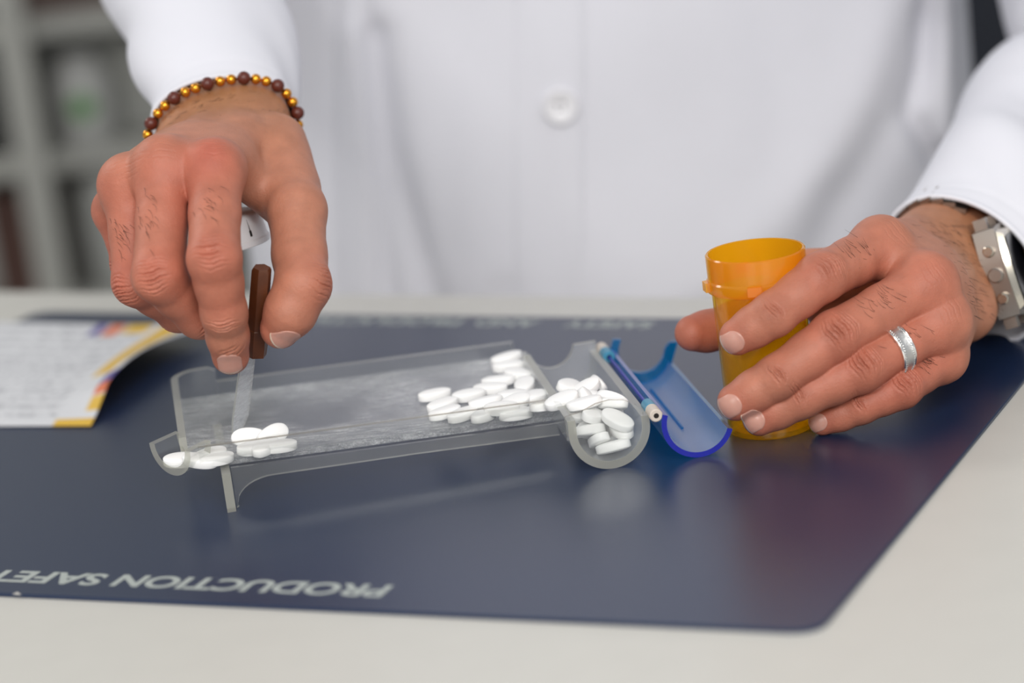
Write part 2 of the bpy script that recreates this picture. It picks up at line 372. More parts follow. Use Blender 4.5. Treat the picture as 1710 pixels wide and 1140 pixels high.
# front end plate: disc with a domed top joining the front wall
pl = [(UC+math.cos(a)*(RI+.4), WC+math.sin(a)*(RI+.4)) for a in np.linspace(math.pi, 2*math.pi, 24)]
pl += [(UC+RI+1, 16.5), (UC+9, 19.6), (UC+5.5, 21.4), (UC+1, 22.2), (UC-3.5, 21.6), (UC-6.5, 20.4), (UC-9.5, 19.6), (UC-13.5, 19.0), (UC-13.5, 13)]
mb = MB(); mb.prism(pl, lambda p, a: T(p[0], a, p[1], False), -16.6, -15.4, 0, 0, lambda i: 1 if i >= 23 else 0)
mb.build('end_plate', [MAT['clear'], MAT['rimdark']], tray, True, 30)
mb = MB(); mb.box(T(106.8, -5.5, 15.2, False), (TU, TV, TZ), (.9, 11.0, 4.0), 0); mb.build('return_wall', MAT['clear'], tray, False, None)
# back end plate with its round pouring notch
def notch_plate(uc, wc, r, top, nu, nw, nr, ul, ur):
    low = [(uc+math.cos(a)*r, wc+math.sin(a)*r) for a in np.linspace(math.pi, 2*math.pi, 24)]
    low = [(max(ul, min(ur, p[0])), p[1]) for p in low]
    h = top-nw; a1 = math.asin(max(-1, min(1, h/nr)))
    arc = [(nu+math.cos(a)*nr, nw+math.sin(a)*nr) for a in np.linspace(a1, -math.pi-a1, 18)]
    return low, [(ur, top)]+arc+[(ul, top)]
low, topl = notch_plate(UC, WC, RO-.4, 18.8, 116.2, 20.0, 8.2, 107, 132.2)
mb = MB()
def plate_strip(mb, low, topl, a, b, fn, m_edge):
    # strip between lower arc and upper edge, both running left to right
    t2 = topl[::-1]; n = 40
    def res(pl):
        pl = A(pl); d = np.r_[0, np.cumsum(np.linalg.norm(np.diff(pl, axis=0), axis=1))]; s = np.linspace(0, d[-1], n)
        return np.stack([np.interp(s, d, pl[:, 0]), np.interp(s, d, pl[:, 1])], 1)
    lo, hi = res(low), res(t2); v = [fn(p, a) for p in lo]+[fn(p, a) for p in hi]+[fn(p, b) for p in lo]+[fn(p, b) for p in hi]
    f = []; m = []
    for k in range(n-1):
        f.append([k, k+1, n+k+1, n+k]); m.append(0)
        f.append([2*n+k, 3*n+k, 3*n+k+1, 2*n+k+1]); m.append(0)
        f.append([n+k, n+k+1, 3*n+k+1, 3*n+k]); m.append(m_edge)
        f.append([k, 2*n+k, 2*n+k+1, k+1]); m.append(0)
    f += [[0, n, 3*n, 2*n], [n-1, 3*n-1, 4*n-1, 2*n-1]]; m += [0, 0]
    mb.add(v, f, m)
plate_strip(mb, low, topl, 66, 68, lambda p, a: T(p[0], a, p[1], False), 1)
mb.build('notched_end', [MAT['frost'], MAT['edge']], tray, True, 30)
# blue lid, swung open and resting on the mat
BU, BW, BRO, BRI, BT = 147.2, 11.6, 11.6, 9.9, -math.radians(21)
def TB(p, a): return T(p[0], a, p[1], False)
o_, i_ = tubeprof(BU, BW, BRO, BRI, math.pi+BT, 2*math.pi+BT, 30); n3 = len(o_)
mb = MB(); mb.prism(o_+i_[::-1], TB, -20, 66, 0, 1, lambda i: 0 if i < n3 else (3 if i in (n3-1, 2*n3-1) else 2))
lid = mb.build('lid', [MAT['blue'], MAT['blueedge'], MAT['bluein'], MAT['bluerim']], tray, True, 30); tag(lid, 'translucent blue half-tube lid')
low = [(BU+math.cos(a)*(BRO-.5), BW+math.sin(a)*(BRO-.5)) for a in np.linspace(math.pi+BT, 2*math.pi+BT, 24)]
ex, ew = math.cos(BT), math.sin(BT)
def bl(x, y): return (BU+ex*x-ew*y, BW+ew*x+ex*y)
arc = [bl(-.5+math.cos(a)*8.2, 2.2+math.sin(a)*8.2) for a in np.linspace(.25, -math.pi-.25, 18)]
topl = [bl(11.2, 7.5), bl(8.6, 7.0)]+arc[0:]+[bl(-11.2, 3.6)]
mb = MB(); plate_strip(mb, low, topl, 64, 66, TB, 1)
mb.build('notched_end', [MAT['blue'], MAT['blue']], lid, True, 30)
mb = MB(); mb.box(A(TB(bl(3.5, -8.9), 30)), (TU*ex+TZ*ew, TV, TU*-ew+TZ*ex), (.35, 24, .5)); mb.build('rib', MAT['blue'], lid, False, None)
# hinge barrels
def barrel(v0, v1, r, mat_, name='hinge_knuckle', hole=False):
    mb = MB(); c0 = T(134.4, v0, 15.6, False)
    mb.lathe([(0.01, 0), (.55 if hole else .01, 0), (r-.3, 0), (r, .3), (r, v1-v0-.3), (r-.3, v1-v0), (0.01, v1-v0)], c0, TV, 20, 0)
    o = mb.build(name, mat_, tray)
    if hole:
        h = MB(); h.lathe([(0.01, -.05), (.85, -.05), (.85, .4), (.01, .4)], c0, TV, 14); h.build('pin_hole', MAT['dark'], o)
    return o
barrel(62, 69, 2.0, MAT['hinge']); barrel(55, 62, 2.1, MAT['lblue'], hole=True)
barrel(-12.5, -6, 2.1, MAT['lblue']); barrel(-19.5, -12.5, 2.1, MAT['hinge'], hole=True)
mb = MB(); mb.tube([T(134.4, -19, 15.6, False), T(134.4, 68.5, 15.6, False)], .55, 8); mb.build('hinge_pin', MAT['blueedge'], tray)

# ------------------------------------------------------------------ tablets
def pill_mesh(L=11.6, W=6.6, H=3.7):
    seg = 36; prof = [(0.0, .5), (.30, .492), (.58, .465), (.8, .42), (.92, .365), (.985, .31), (1.0, .28), (1.0, -.28), (.985, -.31), (.92, -.365), (.8, -.42), (.58, -.465), (.3, -.492), (0.0, -.5)]
    v = []; f = []
    for (r, h) in prof:
        for k in range(seg):
            a = 2*math.pi*k/seg; c, s_ = math.cos(a), math.sin(a)
            v.append((L/2*r*math.copysign(abs(c)**.92, c)*S, W/2*r*math.copysign(abs(s_)**.92, s_)*S, h*H*S))
    for i in range(len(prof)-1):
        for k in range(seg): f.append([i*seg+k, (i+1)*seg+k, (i+1)*seg+(k+1) % seg, i*seg+(k+1) % seg])
    me = bpy.data.meshes.new('tablet'); me.from_pydata(v, [], f)
    bm = bmesh.new(); bm.from_mesh(me); bmesh.ops.remove_doubles(bm, verts=bm.verts, dist=1e-7); bmesh.ops.recalc_face_normals(bm, faces=bm.faces)
    for e in bm.edges:
        if len(e.link_faces) == 2 and e.calc_face_angle(0) > math.radians(38): e.smooth = False
    for q in bm.faces: q.smooth = True
    bm.to_mesh(me); bm.free(); me.materials.append(MAT['pill']); return me
PILL = pill_mesh()
def pill(pos, rot, label, group):
    o = bpy.data.objects.new('tablet', PILL); COL.objects.link(o)
    o.location = [float(x)*S for x in pos]; o.rotation_euler = [math.radians(a) for a in rot]
    tag(o, label, 'tablet', group); return o
G1 = 'tablets on the tray floor'
PF = 13.9
def wfloor(x, y, w0): # a point on the tilted tray floor seen at the pixel
    p = gr(x, y, w0)
    for _ in range(4):
        u = (p-TO)@TU; p = gr(x, y, w0+.6-.026*u)
    return p
FL = ['leftmost white tablet of those lying on the tray floor', 'white tablet just in front of the leftmost one on the tray floor', 'frontmost white tablet at the left of the floor group, by the front wall',
      'second white tablet along the front row of the floor group', 'small-looking end-on white tablet, third along the front row', 'last white tablet of the front row, long side facing the front wall',
      'long white tablet right of the leftmost one on the tray floor', None, None, 'white tablet in the middle of the floor group, third row from the back', 'white tablet left of the end-on ones in the back half of the group',
      'nearly end-on white tablet close to the tube rim', 'white tablet between the back pair and the tube rim', 'second white tablet from the back of the floor group', 'rearmost white tablet, nearest the back rail of the tray',
      'upturned white tablet leaning at the tube rim', None, 'white tablet lying across the lip into the half tube', None]
for i_p, (x, y, lay, rz) in enumerate([(726, 659, 0, 15), (739, 676, 0, 28), (743, 689, 0, 22), (773, 692, 0, 30), (808, 694, 0, 50), (862, 691, 0, 5), (783, 660, 0, 10), (811, 671, .9, 12), (857, 660, .7, 25),
                        (819, 649, 0, -12), (832, 636, 0, -15), (876, 643, .6, 70), (865, 625, .3, -50), (850, 612, 0, -8), (846, 598, .4, 14), (894, 662, .8, 48), (861, 671, 1.0, 30), (912, 677, 1.1, 20), (838, 682, .9, -10)]):
    p = wfloor(x, y, PF+1.87+lay*2.2)
    rr = random.Random(x*7+y)
    pill(p, (rr.uniform(-4, 4)+lay*rr.uniform(-9, 9), rr.uniform(-3, 3)+lay*rr.uniform(-9, 9), rz+7.5), FL[i_p] or 'white tablet lying on others in the heart of the floor group', G1)
LS = ['upturned white tablet touching the spatula blade', 'upturned white tablet right of the blade, second from it', 'flat white tablet below the blade tip, against the front wall', 'flat white tablet furthest right of the spatula group', 'white tablet in the middle of the spatula group']; G2 = 'tablets by the spatula'
for i_p, (x, y, h, rot) in enumerate([(416, 731, 2.6, (68, 10, 10)), (455, 727, 2.8, (60, -8, 40)), (424, 748, 1.9, (10, 4, 30)), (466, 745, 1.9, (4, 3, 10)), (443, 746, 2.2, (8, -6, 60))]):
    pill(wfloor(x, y, PF+h), rot, LS[i_p], G2)
LP = ['leftmost white tablet, lying out in the spout', 'white tablet on top of the small pile behind the spout', 'white tablet between the spout and the foot of the tray', 'rightmost white tablet of the pile behind the spout']; G3 = 'tablets in the spout'
for i_p, (x, y, h, rot) in enumerate([(303, 768, .5, (12, 4, 4)), (350, 761, 1.6, (14, -4, 25)), (334, 769, 1.2, (8, 10, -15)), (362, 766, 1.0, (6, 4, 30))]):
    pill(wfloor(x, y, PF+h), rot, LP[i_p], G3)
LB4 = 'white oval tablet heaped inside the clear half tube'; G4 = 'tablets in the half tube'
TP = [(119.79, 5.01, 4.66, 0.866, -0.081, -0.017, 0.492),
      (124.33, 0.12, 6.06, 0.185, 0.833, 0.452, 0.262),
      (116.17, 5.66, 7.37, 0.186, 0.87, 0.445, 0.101),
      (121.15, -11.2, 5.27, 0.141, 0.958, -0.238, 0.078),
      (116.62, 17.81, 5.1, 0.112, 0.723, -0.667, -0.141),
      (123.73, 13.31, 9.43, 0.116, -0.39, -0.904, -0.13),
      (117.6, -6.46, 6.63, 0.135, 0.724, -0.643, 0.21),
      (114.17, 12.12, 9.32, 0.633, -0.527, -0.492, 0.28),
      (115.01, -6.24, 10.47, 0.959, -0.148, 0.041, 0.238),
      (117.39, -0.31, 8.86, 0.061, -0.091, 0.495, -0.862),
      (121.88, 15.48, 6.08, 0.135, -0.778, -0.597, 0.142),
      (114.2, 8.4, 13.26, 0.418, 0.205, -0.186, 0.865),
      (125.2, -6.04, 8.98, 0.026, -0.625, -0.771, -0.119),
      (121.65, 29.41, 4.82, 0.799, -0.094, -0.099, 0.586),
      (119.84, 33.7, 7.45, 0.873, -0.09, -0.35, -0.327),
      (123.19, 10.57, 12.28, 0.005, 0.028, 0.962, 0.271),
      (124.6, 3.51, 10.58, 0.146, 0.748, -0.628, 0.159),
      (112.64, 3.67, 14.95, 0.709, 0.13, 0.188, -0.667),
      (117.12, -3.06, 13.88, 0.49, -0.162, 0.129, -0.846),
      (118.42, 6.69, 15.42, 0.297, 0.46, 0.039, 0.836),
      (124.0, -8.16, 12.69, 0.381, 0.162, -0.157, 0.897),
      (125.14, 5.58, 15.3, 0.252, -0.258, -0.822, 0.442),
      (124.32, -0.98, 16.09, 0.448, 0.034, 0.222, 0.865),
      (117.34, 24.25, 7.99, 0.961, -0.252, -0.033, -0.109),
      (115.07, -1.1, 17.89, 0.998, -0.047, -0.045, 0.021),
      (126.3, 24.26, 7.97, 0.639, 0.298, -0.267, -0.657)]
for (x, y, w, rot) in [(950, 645, 17.2, (25, 10, 60)), (976, 650, 16.6, (12, -20, 20)), (998, 642, 15.6, (60, 10, 100)), (938, 668, 18.4, (10, -12, 18)), (990, 665, 15.8, (10, 18, -10))]:
    pill(gr(x, y, w), rot, LB4, G4)
for (u, v_, w, qw, qx, qy, qz) in TP:
    o = pill(T(u, v_, w, False), (0, 0, 0), LB4, G4)
    o.rotation_euler = (Matrix.Rotation(TY, 4, 'Z')@__import__('mathutils').Quaternion((qw, qx, qy, qz)).to_matrix().to_4x4()).to_euler()

# ------------------------------------------------------------------ spatula, vial, loose cap, leaflet
spat = thing('spatula', gr(398, 724, 15), 'small spatula with a clear blade and dark wooden handle', 'spatula')
h0, h1 = at(427, 592, 813), at(437, 446, 797); hx = nrm(h1-h0); hr = nrm(RT-hx*(RT@hx)); hf = np.cross(hx, hr)
mb = MB()
secs = [(-1.0, 3.0), (0, 3.5), (.12, 3.75), (.3, 3.6), (.31, 3.35), (.6, 3.3), (.97, 3.2), (1.0, 2.7)]
v = []; seg = 6; Lh = np.linalg.norm(h1-h0)
for t, r in secs:
    t = max(t, 0) if t >= 0 else -.005
    for k in range(seg):
        a = 2*math.pi*k/seg+.3; v.append(h0+hx*Lh*t+(hr*math.cos(a)*1.0+hf*math.sin(a)*.85)*r)
f = [[i*seg+k, i*seg+(k+1) % seg, (i+1)*seg+(k+1) % seg, (i+1)*seg+k] for i in range(len(secs)-1) for k in range(seg)]+[list(range(seg))[::-1], [(len(secs)-1)*seg+k for k in range(seg)]]
mb.add(v, f); mb.build('handle', MAT['wood'], spat, True, 25)
b0, b1 = at(413.5, 596, 813), wfloor(399, 722, 15.0)
bx = nrm(b1-b0); bw = nrm(RT*.62+FW*.78); bw = nrm(bw-bx*(bw@bx)); bn = np.cross(bx, bw); Lb = np.linalg.norm(b1-b0)
outl = [(-.02, -2.8), (-.02, 2.8), (.5, 2.9), (.8, 2.8), (.93, 1.4), (1.0, -1.0), (.985, -2.6), (.8, -3.2), (.4, -3.0)]
mb = MB(); mb.prism(outl, lambda p, a: b0+bx*Lb*p[0]+bw*p[1]+bn*a, -.45, .45, 0, 0, lambda i: 1)
mb.build('blade', [MAT['blade'], MAT['rim']], spat, True, 30)

VC = gr(1289, 713.5); VC[2] = 0.1
vial = thing('pill_vial', VC, 'amber plastic prescription vial, uncapped, held by the hand on the right', 'vial')
mb = MB()
mb.lathe([(.01, 0), (13.2, 0), (13.9, .5), (14.0, 1.2), (15.0, 47.5), (14.3, 47.5), (13.2, 1.8), (.01, 1.6)], VC, (0, 0, 1), 64)
mb.build('body', MAT['amber'], vial, True, 35)
mb = MB()
mb.lathe([(14.4, 47.0), (16.1, 47.2), (16.3, 47.8), (16.3, 50.6), (15.8, 51.2), (15.9, 58.6), (15.5, 59.0), (15.0, 58.8), (14.8, 47.5)], VC, (0, 0, 1), 64, closed=True)
col_ = mb.build('neck_collar', MAT['amber2'], vial, True, 35)
for ang in (-172, -100, 20, 100):
    a = math.radians(ang); d = A([math.cos(a), math.sin(a), 0]); t = A([-math.sin(a), math.cos(a), 0])
    mb = MB(); mb.box(VC+d*16.6+A([0, 0, 49.6]), (d, t, A([0, 0, 1])), (.9, 2.2, 1.5)); o = mb.build('lug', MAT['amber2'], col_, False, None)

capc = at(392, 410, 842); cax = nrm(UP+RT*-.22-FW*.25)
capo = thing('vial_cap', capc, 'loose white vial cap tucked behind the index finger of the spatula hand', 'cap')
mb = MB()
mb.lathe([(.01, 10.6), (9.6, 10.6), (10.4, 10.2), (10.9, 9.4), (11.6, 2.2), (12.0, 1.8), (12.1, .3), (11.9, 0), (11.2, 0), (10.2, 8.8), (.01, 9.2)], capc, cax, 56)
mb.build('cap_shell', MAT['cap'], capo, True, 35)
# the dark tick moulded into the side
sd = nrm(RT*.62-FW*.78); sd = nrm(sd-cax*(sd@cax)); st = np.cross(cax, sd)
mb = MB(); mb.box(capc+cax*6.6+sd*11.05, (sd, st, nrm(cax-sd*.1)), (.12, .18, 2.6)); mb.box(capc+cax*4.4+sd*11.3, (sd, st, nrm(cax-sd*.1)), (.12, .42, 1.0)); mb.build('tick_mark', MAT['dark'], capo, False, None)

# leaflet, its right side lifting off the mat
pNL, pNR, pFL, pFR = gr(-260, 712, .3), gr(152, 711, .5), gr(-160, 535, .3), gr(350, 546, 5.0)
nA, nB = 90, 120; pv = []; pc = []; rg = np.random.RandomState(3)
white = A(hexc('#d6d7da')[:3]); yel = A(hexc('#dcb23c')[:3]); org = A(hexc('#d9744a')[:3]); pur = A(hexc('#5a4f96')[:3]); gry = A(hexc('#a2a3a8')[:3])
for j in range(nB+1):
    b = j/nB
    for i in range(nA+1):
        a = i/nA; a2 = 1-(1-a)**1.0
        p = (1-a)*(1-b)*pNL+a*(1-b)*pNR+(1-a)*b*pFL+a*b*pFR
        lift = max(0, (a-.72)/.28)**2*(3.0+5.0*math.sin(math.pi*min(1, b*1.15)))*min(1, b*4)
        p = p+A([0, 0, lift]); p = p+A([-1, 0, 0])*(6*math.sin(math.pi*b))*a
        c = white.copy()
        if .875 < a < .945 and b > .40: c = yel
        elif a > .85 and b < .055: c = yel
        elif a > .955 and .10 < b < .20: c = yel
        elif a > .955 and .20 < b < .28: c = org
        elif a > .955 and .28 < b < .38: c = pur
        elif .66 < a < .7 and b > .88: c = pur
        elif .70 < a < .75 and b > .88: c = org
        elif .76 < a < .84 and b > .90: c = yel
        elif a < .84 and (int(b*26) % 2 == 0) and .06 < b and rg.rand() < .45: c = gry
        elif .955 < a < .985 and b > .5 and rg.rand() < .6: c = gry
        pv.append(p); pc.append(list(c)+[1.0])
top = len(pv)
pf = [[j*(nA+1)+i, j*(nA+1)+i+1, (j+1)*(nA+1)+i+1, (j+1)*(nA+1)+i] for j in range(nB) for i in range(nA)]
pm, nt, bb = newmat('printed_paper'); an_ = nt.nodes.new('ShaderNodeAttribute'); an_.attribute_name = 'print'; nt.links.new(an_.outputs['Color'], bb.inputs['Base Color']); bb.inputs['Roughness'].default_value = .5
leaf = mk('leaflet', pv, pf, pm); ca = leaf.data.color_attributes.new('print', 'FLOAT_COLOR', 'POINT'); ca.data.foreach_set('color', A(pc).ravel())
md = leaf.modifiers.new('thickness', 'SOLIDIFY'); md.thickness = .0003; md.offset = 1
tag(leaf, 'white printed leaflet with yellow stripes curling off the mat at left', 'leaflet')

# ------------------------------------------------------------------ person: hands grown from a distance field
def smin(a, b, k):
    h = np.maximum(k-np.abs(a-b), 0)/k; return np.minimum(a, b)-h*h*k*.25
def cone(P, a, b, ra, rb):
    ab = b-a; W = P-a; L2 = np.float32(ab@ab); w = W@ab; t = np.minimum(np.maximum(w/L2, 0), 1)
    q = np.einsum('ij,ij->i', W, W)-t*(2*w-t*L2)
    return np.sqrt(np.maximum(q, 1e-9))-(ra+t*(rb-ra))
class Hand:
    def __init__(s): s.fing = []; s.palm = []; s.cut = []; s.wr = []; s.tint = []; s.nails = []; s.hairs = []
    def prims(s):
        return [(0,)+c for c in s.palm]+[(i+1,)+c for i, ch in enumerate(s.fing) for c in ch]
    def sdf(s, P):
        """distance to the smooth union; points are binned so that only nearby pieces are evaluated"""
        P = np.asarray(P, np.float32); B = s.block if hasattr(s, 'block') else 9.0
        PR = s.prims(); key = np.floor(P/B).astype(np.int64); k1 = (key[:, 0]+5000)*100000000+(key[:, 1]+5000)*10000+key[:, 2]+5000
        order = np.argsort(k1, kind='stable'); ks = k1[order]; cut = np.r_[0, np.flatnonzero(np.diff(ks))+1, len(ks)]
        out = np.full(len(P), 1e3, np.float32)
        cen = (key[order[cut[:-1]]]+.5)*B; R = B*.867
        D = np.stack([cone(cen, c[1], c[2], c[3], c[4]) for c in PR], 1)
        for b in range(len(cut)-1):
            ids = order[cut[b]:cut[b+1]]; Q = P[ids]; d = None; F = None; cur = None; e = None; dm = D[b].min()
            lim = dm+2*R+7.0
            for j, (g, a, bb, ra, rb, k) in enumerate(PR):
                if D[b, j] > lim: continue
                q = cone(Q, a.astype(np.float32), bb.astype(np.float32), ra, rb)
                if g == 0: d = q if d is None else smin(d, q, k)
                elif g == cur: e = smin(e, q, k)
                else:
                    if e is not None: F = e if F is None else smin(F, e, .7)
                    cur = g; e = q
            if e is not None: F = e if F is None else smin(F, e, .7)
            out[ids] = F if d is None else (d if F is None else smin(d, F, 4.0))
        return out
def chain(pts, k=2.2):
    return [(pts[i][0], pts[i+1][0], pts[i][1], pts[i+1][1], k) for i in range(len(pts)-1)]
def surface_nets(sdf, lo, hi, res):
    lo = A(lo, float); C = 4
    nc = np.ceil((A(hi)-lo)/(res*C)).astype(int)+1; n = nc*C
    cc = np.stack(np.meshgrid(*[lo[i]+(np.arange(nc[i])+.5)*C*res-.5*res for i in range(3)], indexing='ij'), -1).reshape(-1, 3)
    dc = sdf(cc).reshape(nc)
    g = np.repeat(np.repeat(np.repeat(dc, C, 0), C, 1), C, 2).astype(np.float32)
    mask = np.abs(g) < C*res*.95+.6
    idx = np.argwhere(mask); val = np.empty(len(idx), np.float32)
    for s in range(0, len(idx), 400000):
        val[s:s+400000] = sdf(lo+idx[s:s+400000]*res)
    g[mask] = val
    ins = g < 0
    sh = [slice(0, -1), slice(1, None)]
    cnt = sum(ins[sh[i], sh[j], sh[k]].astype(np.int8) for i in (0, 1) for j in (0, 1) for k in (0, 1))
    act = (cnt > 0) & (cnt < 8); ci = np.argwhere(act)
    vid = np.full(act.shape, -1, np.int32); vid[act] = np.arange(len(ci))
    acc = np.zeros((len(ci), 3)); num = np.zeros(len(ci))
    corners = [(i, j, k) for i in (0, 1) for j in (0, 1) for k in (0, 1)]
    for a in corners:
        for ax in range(3):
            if a[ax] == 0:
                b = list(a); b[ax] = 1
                ga = g[ci[:, 0]+a[0], ci[:, 1]+a[1], ci[:, 2]+a[2]]; gb = g[ci[:, 0]+b[0], ci[:, 1]+b[1], ci[:, 2]+b[2]]
                m = (ga < 0) != (gb < 0); t = np.where(m, ga/np.where(m, ga-gb, 1), 0)
                p = np.tile(A(a, float), (len(ci), 1)); p[:, ax] = t
                acc[m] += p[m]; num[m] += 1
    V = lo+(ci+acc/num[:, None])*res; quads = []
    for ax in range(3):
        o1, o2 = (ax+1) % 3, (ax+2) % 3
        sl0 = [slice(None)]*3; sl1 = [slice(None)]*3; sl0[ax] = slice(0, -1); sl1[ax] = slice(1, None)
        ch = ins[tuple(sl0)] != ins[tuple(sl1)]; e = np.argwhere(ch)
        e = e[(e[:, o1] > 0) & (e[:, o2] > 0) & (e[:, o1] < act.shape[o1]) & (e[:, o2] < act.shape[o2])]
        fl = ins[e[:, 0], e[:, 1], e[:, 2]]
        def gid(d1, d2):
            q = e.copy(); q[:, o1] += d1; q[:, o2] += d2; return vid[q[:, 0], q[:, 1], q[:, 2]]
        q = np.stack([gid(-1, -1), gid(0, -1), gid(0, 0), gid(-1, 0)], 1)
        q[~fl] = q[~fl][:, ::-1]; quads.append(q)
    Q = np.concatenate(quads); Q = Q[(Q >= 0).all(1)]
    return V, Q
def grad(sdf, V, h=.15):
    g = np.stack([sdf(V+A(e)*h)-sdf(V-A(e)*h) for e in np.eye(3)], 1); return g/np.maximum(np.linalg.norm(g, axis=1, keepdims=True), 1e-6)
BASE = A(hexc('#b2775f')[:3]); RED = A(hexc('#ad4f40')[:3]); TAN = A(hexc('#99693f')[:3]); BRN = A(hexc('#8b4f3a')[:3]); PALE = A(hexc('#d09a80')[:3])
def frame(h, a_pt, b_pt, D):
    ax = nrm(b_pt-a_pt); D = nrm(D-ax*(D@ax)); return ax, D, np.cross(ax, D)
def hand_mesh(h, lo, hi, res):
    V, Q = surface_nets(h.sdf, lo, hi, res)
    d0 = h.sdf(V); n = np.stack([h.sdf(V+A(e)*.2)-d0 for e in np.eye(3)], 1); n = n/np.maximum(np.linalg.norm(n, axis=1, keepdims=True), 1e-6)
    V = V-n*d0[:, None]
    # finer mesh where the skin creases, so that each line is cut into the surface
    for lev in range(2):
        cen = V[Q].mean(1); nq = n[Q[:, 0]]; sel = np.zeros(len(Q), bool)
        for (c, ax, D, Lt, T_, amp, lines, curv) in h.wr:
            r = cen-c; sel |= (np.abs(r@ax) < 7.6) & (np.abs(r@Lt) < T_*1.25) & (nq@D > .0) & (r@D > -1) & (np.linalg.norm(r, axis=1) < 16)
        Qs = Q[sel]; E_ = np.sort(np.stack([Qs, np.roll(Qs, -1, 1)], -1).reshape(-1, 2), 1)
        U_, inv = np.unique(E_[:, 0].astype(np.int64)*(len(V)+1)+E_[:, 1], return_inverse=True); inv = inv.reshape(-1, 4)
        ea, eb = U_//(len(V)+1), U_ % (len(V)+1); n0 = len(V); m_id = n0+inv; c_id = n0+len(U_)+np.arange(len(Qs))
        new = np.concatenate([(V[ea]+V[eb])/2, V[Qs].mean(1)]); nn = np.concatenate([n[ea]+n[eb], n[Qs].sum(1)]); nn /= np.linalg.norm(nn, axis=1, keepdims=True)
        new = new-nn*h.sdf(new)[:, None]
        sub = [np.stack([Qs[:, k], m_id[:, k], c_id, m_id[:, (k-1) % 4]], 1) for k in range(4)]
        V = np.concatenate([V, new]); n = np.concatenate([n, nn]); Q = np.concatenate([Q[~sel]]+sub)
    disp = np.zeros(len(V))
    for (c, ax, D, Lt, T_, amp, lines, curv) in h.wr:
        r = V-c; near = np.flatnonzero((np.abs(r@ax) < 9) & (np.abs(r@Lt) < 12) & (r@D > -1)); r = r[near]; s = r@ax; t = r@Lt
        w = np.clip((n[near]@D-.05)/.5, 0, 1)*np.exp(-(t/T_)**4)*np.clip((7.4-np.abs(s))/1.2, 0, 1); dd_ = np.zeros(len(near))
        for (s0, am, sg, t0, tw) in lines:
            c2 = s0+curv*(t/T_)**2*s0*.35+.30*np.sin(t*.8+c[0])+.10*np.sin(t*1.9+s0*2.3)+.06*np.sin(t*5.1+s0*4)
            g_ = (s-c2)/sg; dd_ -= am*np.exp(-g_**2)*np.exp(-((t-t0)/tw)**2)-.28*am*np.exp(-((np.abs(g_)-2.4)/1.4)**2)*np.exp(-((t-t0)/tw)**2)
        disp[near] += amp*w*dd_
    V = V+n*disp[:, None]
    col = np.tile(BASE, (len(V), 1))
    for (c, r, target, w) in h.tint:
        k = (w*np.exp(-(np.linalg.norm(V-c, axis=1)/r)**2))[:, None]; col = col*(1-k)+target*k
    return V, Q, col
def knuckle(h, c, ax, D, big=1.0, amp=.55, kind='pip'):
    ax_, D_, L_ = frame(h, c, c+ax, D)
    rs = np.random.RandomState(int(abs(c[0]*31+c[2]*17)) % 9999)
    if kind == 'pip': ls = [(-5.2, .35, 4.5), (-3.9, .55, 4.8), (-2.6, .5, 3.2), (-1.3, 1.0, 4.6), (.1, .45, 2.4), (1.2, 1.1, 4.2), (2.6, .5, 3.0), (4.0, .65, 4.6), (5.4, .3, 4.0)]
    elif kind == 'dip': ls = [(-2.2, .5, 3.4), (-.9, 1.0, 4.0), (.5, .6, 2.8), (1.6, .8, 3.8)]
    else: ls = [(-2.5, .3, 4.0), (-.6, .35, 5.0), (1.5, .3, 4.5), (3.4, .3, 4.0)]
    lines = [(s*big+rs.uniform(-.2, .2), a*rs.uniform(.8, 1.15), rs.uniform(.2, .32), rs.uniform(-.9, .9), tw*big*rs.uniform(.85, 1.1)) for s, a, tw in ls]
    h.wr.append((c, ax_, D_, L_, 6.5*big, amp, lines, -1.0))

def finger(h, pts, D, red=.45, tipred=.55, nail=None, amp=.55, brown=.0, flush=.0):
    """pts: MCP, (mid), PIP, DIP, tip as (px,py,depth,radius)"""
    P = [(at(*p[:3]), p[3]) for p in pts]
    mcp, pip_, dip, tip = P
    D = nrm(D)
    def off(a, b, t, dr, dd=0):
        ax = nrm(b[0]-a[0]); dn = nrm(D-ax*(D@ax)); return (a[0]*(1-t)+b[0]*t+dn*dd, a[1]*(1-t)+b[1]*t+dr)
    ch = [mcp, off(mcp, pip_, .5, -.8, -.2), (pip_[0], pip_[1]), off(pip_, dip, .45, -.25, -.25), (dip[0], dip[1]), off(dip, tip, .55, .1, -.3), tip]
    cs = chain(ch, 2.0)
    h.fing.append(cs)
    knuckle(h, pip_[0], dip[0]-mcp[0], D, pip_[1]/8.2, amp)
    knuckle(h, dip[0], tip[0]-pip_[0], D, dip[1]/8.2, amp*.9, 'dip')
    h.tint += [(pip_[0]+D*5, 9, RED, red), (tip[0], 8.5, RED, tipred), (dip[0]+D*5, 6, RED, red*.6), (mcp[0]+D*7, 9, RED, red*.7), (pip_[0]+D*pip_[1], 5.2, BRN, brown), (dip[0]+D*dip[1], 3.8, BRN, brown*.8), (mcp[0]*.5+pip_[0]*.5, 15, RED, flush), (pip_[0]*.5+dip[0]*.5, 12, RED, flush)]
    if nail: h.nails.append((dip[0], tip[0], tip[1], nrm(nail[0]), nail[1], nail[2], nail[3] if len(nail) > 3 else .25))
    return P
